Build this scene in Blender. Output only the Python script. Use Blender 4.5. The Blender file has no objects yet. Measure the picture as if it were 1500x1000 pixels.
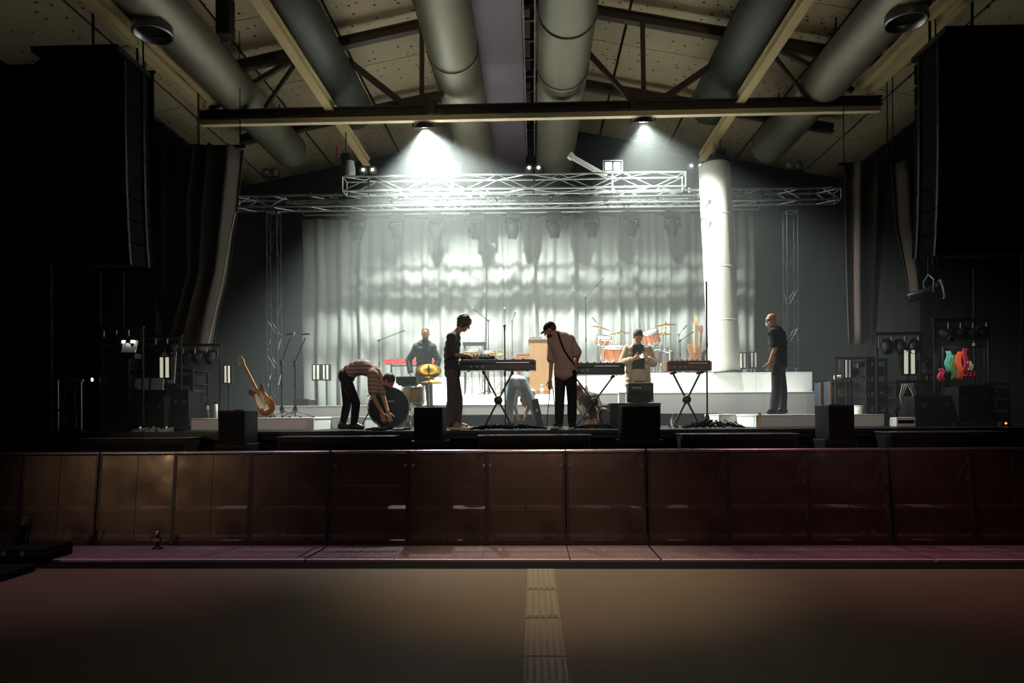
import bpy, math, random
from mathutils import Vector, Matrix
R = math.radians
rng = random.Random(7)
scene = bpy.context.scene
COL = scene.collection

# ---------------------------------------------------------------- camera
E = 1.70                      # eye height above the hall floor
YAW, ROLL = R(1.8), 0.0065
FWD = Vector((-math.sin(YAW), math.cos(YAW), 0)); RT0 = Vector((math.cos(YAW), math.sin(YAW), 0)); UP0 = Vector((0, 0, 1))
CR = RT0 * math.cos(ROLL) - UP0 * math.sin(ROLL); CU = UP0 * math.cos(ROLL) + RT0 * math.sin(ROLL)
def at(px, py, D):
    d = FWD + CR * ((px - 750) / 1000) + CU * ((607 - py) / 1000)
    return Vector((0, 0, E)) + d * (D / d.y)
def X(px, D): return at(px, 607, D).x
def Z(px, py, D): return at(px, py, D).z
cam = bpy.data.cameras.new('camera'); cam.lens = 24; cam.sensor_width = 36; cam.shift_y = 107 / 1500; cam.clip_end = 200
cam_o = bpy.data.objects.new('camera', cam); COL.objects.link(cam_o)
m = Matrix((CR, CU, -FWD)).transposed().to_4x4(); m.translation = (0, 0, E); cam_o.matrix_world = m
scene.camera = cam_o

# ---------------------------------------------------------------- world, exposure, lights
scene.view_settings.view_transform = 'Standard'; scene.view_settings.look = 'None'
scene.view_settings.exposure = 0.0; scene.view_settings.gamma = 1.0; scene.view_settings.use_curve_mapping = False
w = bpy.data.worlds.new('hall_dark'); scene.world = w; w.use_nodes = True
w.node_tree.nodes['Background'].inputs[0].default_value = (.9, .8, .75, 1); w.node_tree.nodes['Background'].inputs[1].default_value = 0.0045
def lamp(kind, name, loc, target, energy, col, radius=.1, size=None, blend=.5):
    l = bpy.data.lights.new(name, kind); l.energy = energy; l.color = col
    if kind in ('SPOT', 'POINT'): l.shadow_soft_size = radius
    if kind == 'SPOT': l.spot_size = R(size); l.spot_blend = blend
    o = bpy.data.objects.new(name, l); COL.objects.link(o); o.location = loc
    if target is not None: o.rotation_euler = (Vector(target) - Vector(loc)).to_track_quat('-Z', 'Y').to_euler()
    return o
LAMP_D = 13.75
LAMP_L = at(622, 186, LAMP_D); LAMP_R = at(942, 178, LAMP_D)
def work_light(p, e, name, aim, size):
    lamp('SPOT', name, p - Vector((0, 0, .05)), p + Vector(aim), e, (.93, 1.0, .95), .07, size, .55)
work_light(LAMP_L, 5800, 'work_light_beam', (.5, .85, -3), 125); work_light(LAMP_R, 2300, 'work_light_beam', (.6, .75, -3), 114)
# hall house lights: unseen warm spots behind the viewpoint and one over the barrier, coloured wash lights at the sides
lamp('SPOT', 'house_light', (-3.2, 1.5, 5.2), (-2.6, 14, 11.4), 1050, (1, .80, .52), .3, 40, 1.0)
lamp('SPOT', 'house_light', (3.6, 1.5, 5.2), (3.0, 14, 11.4), 900, (1, .80, .52), .3, 40, 1.0)
lamp('SPOT', 'floor_downlight', (.35, 7.35, 6.4), (.25, 7.25, 0), 1350, (1, .78, .50), .2, 47, 1.0)
lamp('SPOT', 'barrier_fill', (.8, -2.5, 5.0), (.3, 8.7, .5), 260, (1, .68, .58), .3, 58, 1.0)  # unseen fill spot added to brighten the barrier front
lamp('SPOT', 'violet_wash', (-4.8, 7.3, 6.5), (-4.7, 8.1, 0), 420, (.95, .56, .74), .2, 58, 1.0)
lamp('SPOT', 'crimson_wash', (4.4, 7.2, 6.5), (4.2, 8.1, 0), 420, (1, .36, .44), .2, 58, 1.0)
lamp('SPOT', 'left_panel_light', (-8.6, 2.2, 2.6), (-5.2, 8.7, .9), 170, (1, .78, .42), .12, 30, 1.0)  # unseen warm source placed for the highlight on the left barrier panels
for sx in (-4.2, -.2, 4.0): lamp('SPOT', 'front_wash', (sx, 0, 6.2), (sx * 1.05, 11.4, 2.25), 540, (1, .80, .72), .2, 29, .8)

# ---------------------------------------------------------------- helpers
def lin(c):
    if isinstance(c, str): c = [int(c[i:i + 2], 16) / 255 for i in (0, 2, 4)]
    return [x / 12.92 if x <= .04045 else ((x + .055) / 1.055) ** 2.4 for x in c]
def mat(name, col, rough=.6, metal=0., var=.18, scale=14., bump=.0, spec=.5, emit=0., alpha=None, stretch=None):
    M = bpy.data.materials.new(name); M.use_nodes = True; nt = M.node_tree; b = nt.nodes['Principled BSDF']
    c = lin(col)
    tc = nt.nodes.new('ShaderNodeTexCoord'); n = nt.nodes.new('ShaderNodeTexNoise'); n.inputs['Scale'].default_value = scale; n.inputs['Detail'].default_value = 4
    if stretch:
        mp = nt.nodes.new('ShaderNodeMapping'); mp.inputs['Scale'].default_value = stretch
        nt.links.new(tc.outputs['Object'], mp.inputs[0]); nt.links.new(mp.outputs[0], n.inputs['Vector'])
    else: nt.links.new(tc.outputs['Object'], n.inputs['Vector'])
    mx = nt.nodes.new('ShaderNodeMix'); mx.data_type = 'RGBA'
    mx.inputs['A'].default_value = [x * (1 - var) for x in c] + [1]; mx.inputs['B'].default_value = [min(1, x * (1 + var)) for x in c] + [1]
    nt.links.new(n.outputs['Fac'], mx.inputs['Factor']); nt.links.new(mx.outputs['Result'], b.inputs['Base Color'])
    b.inputs['Roughness'].default_value = rough; b.inputs['Metallic'].default_value = metal; b.inputs['Specular IOR Level'].default_value = spec
    if bump:
        bp = nt.nodes.new('ShaderNodeBump'); bp.inputs['Strength'].default_value = bump; bp.inputs['Distance'].default_value = .01
        nt.links.new(n.outputs['Fac'], bp.inputs['Height']); nt.links.new(bp.outputs[0], b.inputs['Normal'])
    if emit: b.inputs['Emission Color'].default_value = c + [1]; b.inputs['Emission Strength'].default_value = emit
    if alpha is not None: b.inputs['Transmission Weight'].default_value = alpha
    return M

class MB:
    def __init__(s): s.v = []; s.f = []; s.sm = []
    def add(s, vs, fs, smooth=False):
        k = len(s.v); s.v += [tuple(v) for v in vs]; s.f += [tuple(i + k for i in f) for f in fs]; s.sm += [smooth] * len(fs); return s
    def box(s, c, d, rot=None):
        c = Vector(c); hx, hy, hz = d[0] / 2, d[1] / 2, d[2] / 2
        vs = [Vector((x, y, z)) for x in (-hx, hx) for y in (-hy, hy) for z in (-hz, hz)]
        if rot is not None: vs = [rot @ v for v in vs]
        return s.add([v + c for v in vs], [(0, 1, 3, 2), (4, 6, 7, 5), (0, 4, 5, 1), (2, 3, 7, 6), (0, 2, 6, 4), (1, 5, 7, 3)])
    def b2(s, lo, hi):
        return s.box([(a + b) / 2 for a, b in zip(lo, hi)], [b - a for a, b in zip(lo, hi)])
    def bar(s, p, q, w, h=None, up=(0, 0, 1)):
        p, q = Vector(p), Vector(q); h = h or w; a = (q - p).normalized(); u = Vector(up)
        if abs(a.dot(u)) > .95: u = Vector((0, 1, 0))
        x = a.cross(u).normalized(); z = x.cross(a)
        return s.box((p + q) / 2, (w, (q - p).length, h), Matrix((x, a, z)).transposed())
    def cyl(s, p, q, r, r2=None, n=10, cap=True):
        p, q = Vector(p), Vector(q); r2 = r if r2 is None else r2; a = (q - p).normalized()
        x = a.orthogonal().normalized(); y = a.cross(x); vs = []
        for c, rr in ((p, r), (q, r2)):
            vs += [c + (x * math.cos(t) + y * math.sin(t)) * rr for t in (2 * math.pi * i / n for i in range(n))]
        s.add(vs, [(i, (i + 1) % n, n + (i + 1) % n, n + i) for i in range(n)], True)
        if cap:
            s.add(vs[:n], [tuple(reversed(range(n)))]); s.add(vs[n:], [tuple(range(n))])
        return s
    def tube(s, pts, r, n=6):
        pts = [Vector(p) for p in pts]; vs = []; x = None
        for i, p in enumerate(pts):
            a = (pts[min(i + 1, len(pts) - 1)] - pts[max(i - 1, 0)]).normalized()
            x = a.orthogonal().normalized() if x is None else (x - a * x.dot(a)).normalized(); y = a.cross(x)
            rr = r[i] if isinstance(r, (list, tuple)) else r
            vs += [p + (x * math.cos(2 * math.pi * j / n) + y * math.sin(2 * math.pi * j / n)) * rr for j in range(n)]
        fs = [(i * n + j, i * n + (j + 1) % n, (i + 1) * n + (j + 1) % n, (i + 1) * n + j) for i in range(len(pts) - 1) for j in range(n)]
        s.add(vs, fs, True)
        return s.add(vs[:n], [tuple(reversed(range(n)))]).add(vs[-n:], [tuple(range(n))])
    def lathe(s, prof, o=(0, 0, 0), axis=(0, 0, 1), n=20):
        o = Vector(o); a = Vector(axis).normalized(); x = a.orthogonal().normalized(); y = a.cross(x); vs = []
        for r, h in prof:
            vs += [o + a * h + (x * math.cos(2 * math.pi * j / n) + y * math.sin(2 * math.pi * j / n)) * max(r, 1e-4) for j in range(n)]
        return s.add(vs, [(i * n + j, i * n + (j + 1) % n, (i + 1) * n + (j + 1) % n, (i + 1) * n + j) for i in range(len(prof) - 1) for j in range(n)], True)
    def ell(s, c, r, rot=None, n=14, k=9):
        c = Vector(c); r = (r, r, r) if not isinstance(r, (tuple, list)) else r
        vs = [Vector((0, 0, r[2]))]
        for i in range(1, k):
            t = math.pi * i / k
            vs += [Vector((r[0] * math.sin(t) * math.cos(2 * math.pi * j / n), r[1] * math.sin(t) * math.sin(2 * math.pi * j / n), r[2] * math.cos(t))) for j in range(n)]
        vs.append(Vector((0, 0, -r[2])))
        if rot is not None: vs = [rot @ v for v in vs]
        fs = [(0, 1 + j, 1 + (j + 1) % n) for j in range(n)]
        for i in range(k - 2): fs += [(1 + i * n + j, 1 + (i + 1) * n + j, 1 + (i + 1) * n + (j + 1) % n, 1 + i * n + (j + 1) % n) for j in range(n)]
        b = 1 + (k - 2) * n; fs += [(b + j, len(vs) - 1, b + (j + 1) % n) for j in range(n)]
        return s.add([v + c for v in vs], fs, True)
    def cap(s, p, q, r, r2=None, n=12):
        r2 = r if r2 is None else r2
        s.ell(p, r, n=n); s.ell(q, r2, n=n)
        if (Vector(p) - Vector(q)).length > 1e-3: s.cyl(p, q, r, r2, n)
        return s
    def prism(s, poly, h, M=None):
        n = len(poly); M = M or Matrix.Identity(4)
        vs = [M @ Vector((x, y, -h / 2)) for x, y in poly] + [M @ Vector((x, y, h / 2)) for x, y in poly]
        return s.add(vs, [tuple(reversed(range(n))), tuple(range(n, 2 * n))] + [(i, (i + 1) % n, n + (i + 1) % n, n + i) for i in range(n)])
    def grid(s, P, smooth=True):
        h, wd = len(P), len(P[0])
        return s.add([p for r in P for p in r], [(i * wd + j, i * wd + j + 1, (i + 1) * wd + j + 1, (i + 1) * wd + j) for i in range(h - 1) for j in range(wd - 1)], smooth)
    def mesh(s, name):
        me = bpy.data.meshes.new(name); me.from_pydata(s.v, [], s.f); me.polygons.foreach_set('use_smooth', s.sm); me.update(); return me

def obj(name, data, material=None, parent=None, bevel=0., loc=None):
    me = data.mesh(name) if isinstance(data, MB) else data
    if material is not None and not me.materials: me.materials.append(material)
    o = bpy.data.objects.new(name, me); COL.objects.link(o)
    if parent is not None: o.parent = parent
    if loc is not None: o.location = loc
    if bevel:
        b = o.modifiers.new('edge', 'BEVEL'); b.width = bevel; b.segments = 2; b.limit_method = 'ANGLE'; b.angle_limit = R(40)
    return o
def tag(o, label, cat, group=None):
    o['label'] = label; o['category'] = cat
    if group: o['group'] = group
    return o
def thing(name, label, cat, loc=(0, 0, 0), rz=0., group=None):
    o = bpy.data.objects.new(name, None); COL.objects.link(o); o.location = loc; o.rotation_euler = (0, 0, rz); o.empty_display_size = .1
    return tag(o, label, cat, group)
def struct(name, data=None, material=None, bevel=0.):
    if data is None: o = bpy.data.objects.new(name, None); COL.objects.link(o)
    else: o = obj(name, data, material, bevel=bevel)
    o['kind'] = 'structure'; return o
def dup(t, loc=None, rz=None, label=None, group=None):
    c = t.copy(); COL.objects.link(c)
    if loc is not None: c.location = loc
    if rz is not None: c.rotation_euler = (0, 0, rz)
    if label: c['label'] = label
    if group: c['group'] = group
    for ch in list(t.children):
        d = ch.copy(); COL.objects.link(d); d.parent = c
        for g in list(ch.children): e = g.copy(); COL.objects.link(e); e.parent = d
    return c
ORD = 'first second third fourth fifth sixth seventh eighth ninth tenth eleventh twelfth thirteenth fourteenth fifteenth'.split()

# ---------------------------------------------------------------- materials
K = {}
K['black'] = mat('black_paint', '131313', .6, var=.25, spec=.18)
K['blackmat'] = mat('black_cloth', '0e0e0e', .9, var=.3, spec=.15)
K['blackgloss'] = mat('black_plastic', '141414', .32)
K['darkmetal'] = mat('dark_steel', '2a2a2c', .42, .7)
K['steel'] = mat('bare_steel', '8f9092', .35, .9)
K['alu'] = mat('aluminium', 'c4c8c8', .30, .95)
K['chrome'] = mat('chrome', 'd8d8d8', .16, 1., var=.05)
K['white'] = mat('white_laminate', 'e6e7e2', .5, var=.04, scale=4)
K['offwhite'] = mat('off_white_fabric', 'd9d6cb', .8, var=.05, scale=6)
K['tan'] = mat('tan_beam_paint', 'a8966c', .55, var=.12, scale=6, bump=.2)
K['brass'] = mat('cymbal_bronze', 'c89a3c', .28, .9, var=.15, scale=30)
K['wood'] = mat('brown_wood', '8a5a36', .5, var=.3, scale=5, stretch=(1, 1, 9), bump=.1)
K['tanwood'] = mat('light_brown_wood', '9c7448', .55, var=.2, scale=5, stretch=(9, 1, 1))
K['maple'] = mat('maple_neck', 'caa36a', .4, var=.2, scale=6)
K['sunburst'] = mat('sunburst_lacquer', '9c4f20', .22, var=.35, scale=5)
def burst():
    M = K['sunburst']; nt = M.node_tree; b = nt.nodes['Principled BSDF']; tc = nt.nodes.new('ShaderNodeTexCoord'); mp = nt.nodes.new('ShaderNodeVectorMath'); mp.operation = 'DISTANCE'
    mp.inputs[1].default_value = (-.07, .02, .30); nt.links.new(tc.outputs['Object'], mp.inputs[0]); cr = nt.nodes.new('ShaderNodeValToRGB'); e = cr.color_ramp.elements
    e[0].position = .06; e[0].color = lin('c58a40') + [1]; e[1].position = .30; e[1].color = lin('381208') + [1]; x = e.new(.17); x.color = lin('8e431c') + [1]
    nt.links.new(mp.outputs['Value'], cr.inputs[0]); nt.links.new(cr.outputs[0], b.inputs['Base Color'])
burst()
K['amber'] = mat('amber_shell', 'b4602c', .25, var=.3, scale=6)
K['goldshell'] = mat('gold_shell', 'a98a54', .3, .2, var=.3)
K['cream'] = mat('cream_plastic', 'e2d6b4', .4, var=.08)
K['head'] = mat('drum_skin', 'd8d6cc', .6, var=.06)
K['red'] = mat('red_enamel', 'b3202a', .35)
K['orange'] = mat('orange_cloth', 'e0602a', .7)
K['teal'] = mat('teal_cloth', '3f8f86', .7)
K['magenta'] = mat('crimson_cloth', 'b81f45', .7)
K['green'] = mat('green_cloth', '5d7a46', .8)
K['navy'] = mat('navy_vinyl', '232c40', .55)
K['gold'] = mat('gold_trim', 'b08a42', .4, .6)
K['grey'] = mat('grey_board', '8e948e', .7)
K['brown'] = mat('brown_cloth', '5a4030', .9)
K['rubber'] = mat('black_rubber', '151112', .95, spec=.04)
K['glow'] = mat('lit_lens', 'f2f5ef', .4, emit=3.0)
K['lens'] = mat('lamp_lens', '8c908c', .12, .3, var=.1)
K['tube'] = mat('lit_tube', 'e6e4cc', .5, emit=.55)
K['dimtube'] = mat('dim_tube', 'c8c8b8', .5, emit=.18)
K['bottle'] = mat('clear_plastic', 'e4ece8', .08, alpha=.85, var=.02)
K['purplegrey'] = mat('dim_purple_grey', '5a5058', .6)
K['skin'] = mat('skin', 'c08a68', .55, var=.08)
K['skinwarm'] = mat('warm_skin', 'd0925e', .5, var=.08)
K['hairdark'] = mat('dark_brown_hair', '3a271c', .6, var=.4, scale=60, bump=.6)
K['eye'] = mat('dark_eye', '14100e', .2)
K['lip'] = mat('lip', '8a4a40', .5)
# ================================================================ SETTING
DECK, RIS, BASE, S1, S2, S3 = E - .23, E - .03, E, E + .21, E + .43, E + .88
# hall floor
def floor_mat():
    M = mat('hall_linoleum', '5f5040', .55, spec=.25, var=.10, scale=1.5); nt = M.node_tree; b = nt.nodes['Principled BSDF']
    n = nt.nodes.new('ShaderNodeTexNoise'); n.inputs['Scale'].default_value = 9; n.inputs['Detail'].default_value = 6
    rr = nt.nodes.new('ShaderNodeMapRange'); rr.inputs['To Min'].default_value = .55; rr.inputs['To Max'].default_value = .72
    nt.links.new(n.outputs['Fac'], rr.inputs['Value']); nt.links.new(rr.outputs[0], b.inputs['Roughness']); return M
struct('floor', MB().b2((-11, -4, -.1), (11, 21, 0)), floor_mat())
K['wall'] = mat('black_wall', '121313', .9, var=.3, scale=2)
struct('wall_left', MB().b2((-10.3, -4, 0), (-10, 21, 10.6)), K['wall'])
struct('wall_right', MB().b2((10.6, -4, 0), (10.9, 21, 10.6)), K['wall'])
struct('wall_back', MB().b2((-10, 20.4, 0), (10.6, 20.7, 11)), mat('black_back_cloth', '161718', .95))

# ceiling: gable of perforated panels
XA = X(783, 13.6)
def zr(x): return Z(783, -22, 13.6) - .20 * abs(x - XA)
def ceil_mat():
    M = mat('perforated_ceiling_board', '998b70', .85, var=.16, scale=1.2); nt = M.node_tree; b = nt.nodes['Principled BSDF']
    tc = nt.nodes.new('ShaderNodeTexCoord'); v = nt.nodes.new('ShaderNodeTexVoronoi'); v.inputs['Scale'].default_value = 7.0; v.inputs['Randomness'].default_value = .55
    nt.links.new(tc.outputs['Object'], v.inputs['Vector'])
    lt = nt.nodes.new('ShaderNodeMath'); lt.operation = 'LESS_THAN'; lt.inputs[1].default_value = .27
    nt.links.new(v.outputs['Distance'], lt.inputs[0])
    mx = nt.nodes.new('ShaderNodeMix'); mx.data_type = 'RGBA'; mx.inputs['B'].default_value = (.03, .025, .018, 1)
    src = b.inputs['Base Color'].links[0].from_socket
    nt.links.new(lt.outputs[0], mx.inputs['Factor']); nt.links.new(src, mx.inputs['A']); nt.links.new(mx.outputs['Result'], b.inputs['Base Color']); return M
K['ceil'] = ceil_mat()
ceiling = struct('ceiling', MB().add([(-10.3, -4, zr(-10.3) + .05), (XA, -4, zr(XA) + .05), (10.9, -4, zr(10.9) + .05), (-10.3, 21, zr(-10.3) + .05), (XA, 21, zr(XA) + .05), (10.9, 21, zr(10.9) + .05),
    (-10.3, -4, zr(-10.3) + .25), (XA, -4, zr(XA) + .25), (10.9, -4, zr(10.9) + .25), (-10.3, 21, zr(-10.3) + .25), (XA, 21, zr(XA) + .25), (10.9, 21, zr(10.9) + .25)],
    [(0, 3, 4, 1), (1, 4, 5, 2), (6, 7, 10, 9), (7, 8, 11, 10), (0, 6, 9, 3), (2, 5, 11, 8), (0, 1, 7, 6), (1, 2, 8, 7), (3, 9, 10, 4), (4, 10, 11, 5)]), K['blackmat'])
pan = {}
for sgn in (-1, 1):
    sl = math.atan(.20) * (1 if sgn < 0 else -1)
    me = MB().box((0, 0, 0), (1.94, 2.44, .04)).mesh('ceiling_panel'); me.materials.append(K['ceil'])
    for i in range(5):
        for j in range(5):
            xc = XA + sgn * (1.0 + 1.96 * i); o = obj('ceiling_panel', me, None, ceiling, loc=(xc, 9.0 + 2.46 * j, zr(xc) + .03)); o.rotation_euler = (0, -sl, 0)

# roof trusses
TD = 13.6
def roof_truss(name, D, full):
    t = struct(name); q = lambda px, py: at(px, py, D)
    for sgn in (-1, 1):
        xe = XA + sgn * 7.2
        a = Vector((XA, D, zr(XA) - .22)); b = Vector((xe, D, zr(xe) - .22))
        mb = MB().bar(a, b, .16, .03).bar(a - Vector((0, 0, .17)), b - Vector((0, 0, .17)), .16, .04).bar(a - Vector((0, 0, .085)), b - Vector((0, 0, .085)), .03, .17)
        obj('top_chord', mb, K['beamdark'], t)
    if not full: return t
    l, r = q(293, 170), q(1290, 149)
    obj('bottom_chord', MB().bar(l + Vector((0, 0, .08)), r + Vector((0, 0, .08)), .17, .03).bar(l, r, .05, .16).bar(l - Vector((0, 0, .07)), r - Vector((0, 0, .07)), .17, .03), K['beamdark'], t)
    l2, r2 = q(295, 181), q(1288, 160)
    obj('light_rail', MB().bar(l2, r2, .12, .10), mat('pale_rail_paint', 'cfc09a', .5, var=.12, scale=3), t)
    def mem(nm, pts, w=.085):
        for a, b in zip(pts, pts[1:]): obj(nm, MB().bar(q(*a), q(*b), w, w), K['beamdark'], t)
    mem('vertical', [(618, 45), (618, 158)]); mem('vertical', [(941, 25), (943, 150)])
    mem('diagonal', [(700, 70), (634, 155)]); mem('diagonal', [(498, 80), (592, 153)], .11); mem('diagonal', [(855, 70), (926, 148)]); mem('diagonal', [(1066, 80), (970, 146)], .11)
    mem('diagonal', [(308, 160), (428, 88)]); mem('diagonal', [(388, 158), (433, 92)], .06); mem('diagonal', [(1250, 133), (1142, 72)]); mem('diagonal', [(1182, 142), (1136, 84)], .06)
    mem('tie_plate', [(590, 153), (634, 153)], .09); mem('tie_plate', [(972, 146), (925, 147)], .09)
    for px, py in ((632, 160), (928, 153)): obj('gusset', MB().box(q(px, py), (.17, .2, .26)), K['beamdark'], t, .01)
    return t
K['beamdark'] = mat('dark_truss_steel', '3a332c', .5, .3, var=.2, scale=5)
roof_truss('roof_truss', TD, True); roof_truss('roof_truss', 16.6, False)
# tan box beams running towards the stage
def long_beam(p, q, w, h, name='ceiling_beam'):
    t = struct(name); a, b = at(*p), at(*q)
    obj('web', MB().bar(a, b, w * .55, h), K['tan'], t); u = Vector((0, 0, h / 2))
    obj('flange', MB().bar(a + u, b + u, w, .03), K['tan'], t); obj('flange', MB().bar(a - u, b - u, w, .03), K['tan'], t)
def thru(px, py, D, vx=775, vy=610):                                 # a line parallel to the hall's length through a point
    p = at(px, py, D); return p
def along(px, py, D0, D1, D2):
    p = at(px, py, D0); return Vector((p.x, D1, p.z)), Vector((p.x, D2, p.z))
def hall_beam(px, py, D0, D1, D2, w, h):
    a, b = along(px, py, D0, D1, D2); t = struct('ceiling_beam'); u = Vector((0, 0, h / 2))
    obj('web', MB().bar(a, b, w * .6, h), K['tan'], t); obj('flange', MB().bar(a + u, b + u, w, .03), K['tan'], t); obj('flange', MB().bar(a - u, b - u, w, .03), K['tan'], t)
hall_beam(484, 157, TD, 8.0, 16.6, .17, .15); hall_beam(1083, 147, TD, 8.0, 16.6, .17, .15)
hall_beam(300, 158, TD, 8.2, 13.55, .14, .14); hall_beam(316, 150, TD, 8.2, 13.55, .12, .14)
hall_beam(1272, 134, TD, 8.2, 13.55, .14, .14); hall_beam(1257, 128, TD, 8.2, 13.55, .12, .14)
struct('ridge_panel', MB().b2((X(690, 12) + .02, 8, Z(730, 30, 12)), (X(768, 12), 19.5, Z(730, 30, 12) + .12)), K['purplegrey'])
# ducts
K['duct'] = mat('galvanised_duct', '7d7868', .5, .6, var=.15, scale=3)
K['darkduct'] = mat('dark_painted_duct', '24261f', .6, var=.15, scale=3)
def duct(px, py, D0, r, D1, D2, spiral, label, opening=None, seams=()):
    p = at(px, py, D0); t = thing('ventilation_duct', label, 'duct', (p.x, D1, p.z)); L = D2 - D1
    prof = [(.001, 0)]
    if spiral:
        n = int(L / .07)
        for i in range(n): prof.append((r + (.022 if i % 2 else 0), L * i / n))
    else: prof += [(r, 0), (r, L)]
    prof.append((.001, L)); obj('duct_shell', MB().lathe(prof, axis=(0, 1, 0), n=32), K['duct'] if spiral else K['darkduct'], t)
    for s in seams: obj('seam_ring', MB().lathe([(r, s - D1 - .04), (r + .035, s - D1 - .035), (r + .035, s - D1 + .035), (r, s - D1 + .04)], axis=(0, 1, 0), n=32), K['darkmetal' if not spiral else 'duct'], t)
    for s in (13.0, 16.0): obj('hanger_strap', MB().bar((0, s - D1, r), (0, s - D1, zr(p.x) - p.z + .02), .03, .01), K['darkmetal'], t)
    if opening:
        yy = opening - D1
        obj('outlet', MB().lathe([(.27, 0), (.27, -.16), (.30, -.16), (.31, -.14), (.29, 0)], (0, yy, -r + .03), n=28), K['steel'], t)
        obj('outlet_throat', MB().lathe([(.001, -.02), (.26, -.02)], (0, yy, -r + .0), n=28), K['blackmat'], t)
    return t
duct(665, 80, 12.8, .45, 9, 18.5, True, 'spiral metal duct left of the dark ridge panel', seams=(12.6,))
duct(826, 80, 12.8, .47, 9, 18.8, True, 'spiral metal duct right of the dark ridge panel', seams=(11.4, 13.2))
duct(470, 80, 12.8, .43, 8.5, 15.2, False, 'dark painted round duct beside the left inner tan beam')
duct(1090, 68, 12.8, .45, 8.5, 15.2, False, 'dark painted round duct beside the right inner tan beam')
duct(318, 105, 12.8, .40, 8.3, 16.8, True, 'spiral duct with round bottom outlet, over the left outer beam', opening=at(253, 40, 10.6).y)
duct(1232, 92, 12.8, .40, 8.3, 16.8, True, 'spiral duct with round bottom outlet, over the right outer beam', opening=at(1313, 25, 10.6).y)
cl = thing('cable_ladder', 'narrow ladder tray under the roof ridge between panel and duct', 'cable tray', (X(779, 12.5), 0, Z(779, 60, 12.5)))
for s in (-1, 1): obj('side_rail', MB().b2((s * .10 - .015, 9, -.03), (s * .10 + .015, 18, .03)), K['purplegrey'], cl)
for i in range(14): obj('rung', MB().b2((-.1, 9.2 + i * .65, -.02), (.1, 9.26 + i * .65, .02)), K['darkmetal'], cl)
p = at(330, 18, 10.5); hb = thing('hanging_speaker', 'black box loudspeaker hanging under the ceiling, top left', 'speaker', (p.x, p.y, p.z - .2))
obj('cabinet', MB().box((0, 0, .12), (.21, .24, .62)), K['black'], hb, .015); obj('hanger_rod', MB().cyl((0, 0, .43), (0, 0, zr(p.x) - p.z + .2), .012), K['darkmetal'], hb)
obj('grille', MB().box((0, -.125, .12), (.18, .012, .56)), K['blackmat'], hb)

# guide strip of tactile tiles
K['tile'] = mat('guide_tile_rubber', '6e6252', .5, var=.1, scale=8)
K['tilebar'] = mat('highlit_tile_ribs', '85775f', .4, var=.1)  # ribs and dots paler than the tile: highlight put into the colour
strip = struct('trim_1')
gx = X(791, 7.2)
for i, (d0, d1, kind) in enumerate(((6.62, 7.5, 0), (5.70, 6.60, 0), (4.80, 5.68, 1), (3.90, 4.78, 1))):
    mb = MB()
    if kind == 0:
        for k in range(5): mb.b2((gx - .12 + k * .054, d0 + .03, .006), (gx - .105 + .054 * k + .004, d1 - .03, .014))
    else:
        for k in range(6):
            for j in range(18): c = (gx - .12 + .048 * k, d0 + .04 + j * (d1 - d0 - .08) / 17, 0); mb.lathe([(.012, .006), (.008, .011), (.001, .0115)], c, n=6)
    tl = obj('tile', MB().b2((gx - .145, d0, 0), (gx + .145, d1, .006)), K['tile'], strip)
    ot = obj('raised_bars' if kind == 0 else 'raised_dots', mb, K['tilebar'], tl); ot['kind'] = 'stuff'

# stage deck and front
K['deck'] = mat('black_stage_deck', '131211', .45, var=.3, scale=6, spec=.3)
stage = struct('stage_deck', MB().b2((-9.9, 10.0, DECK - .12), (10.5, 20.3, DECK)), K['deck'])
struct('stage_front', MB().b2((-9.9, 10.06, 0), (10.5, 10.1, DECK - .12)), K['blackmat'])
for i in range(10): obj('edge_profile', MB().b2((-9.9 + i * 2.04, 9.97, DECK - .05), (-9.9 + i * 2.04 + 2.03, 10.0, DECK - .005)), K['darkmetal'], stage)

# white stepped platforms
def platform(name, label, x0, x1, D0, D1, z0, z1, material, panels=1, lip=True):
    t = thing(name, label, 'platform', ((x0 + x1) / 2, (D0 + D1) / 2, z0)); wd = x1 - x0; dd = D1 - D0; h = z1 - z0
    obj('body', MB().box((0, .01, h / 2 - .008), (wd - .02, dd - .02, h - .016)), material, t)
    for i in range(panels):
        a = -wd / 2 + wd * i / panels; b = -wd / 2 + wd * (i + 1) / panels
        obj('front_panel', MB().b2((a + .003, -dd / 2 - .012, .004), (b - .003, -dd / 2 + .012, h - .022)), material, t, .003)
        obj('top_panel', MB().b2((a + .002, -dd / 2 - .014, h - .018), (b - .002, dd / 2, h)), material, t, .003)
    return t
platform('black_platform', 'long black platform under the white steps behind the keyboards', X(556, 13.5), X(1052, 13.5), 13.5, 14.0, DECK, BASE, K['deck'], 5)
platform('white_step', 'lowest white step, running left towards the microphone stands', X(400, 14.02), X(870, 14.02), 14.02, 14.6, DECK, S1, K['white'], 5)
platform('white_step', 'second white step, carrying the upright piano', X(555, 14.6), X(870, 14.02), 14.6, 16.0, DECK, S2, K['white'], 4)
platform('white_step', 'rear white platform under the red keyboard and percussion', X(560, 16.0), X(870, 14.02), 16.0, 17.6, DECK, S3, K['white'], 3)
platform('white_step', 'lower white step on the right behind the man in black', X(870, 14.02) + .005, X(1203, 14.15), 14.15, 14.95, DECK, S2, K['white'], 4)
platform('white_step', 'upper white step on the right under the amber drum kit', X(870, 14.02) + .005, X(1190, 14.95), 14.95, 17.4, DECK, S3, K['white'], 4)
platform('low_riser', 'low white riser under the sunburst bass and microphone stands', X(280, 11.2), X(460, 11.2), 11.2, 12.6, DECK, RIS, K['white'], 2)
platform('low_riser', 'short white riser behind the bending man', X(459, 12.2), X(535, 12.2), 12.2, 13.2, DECK, RIS + .01, K['white'])
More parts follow.
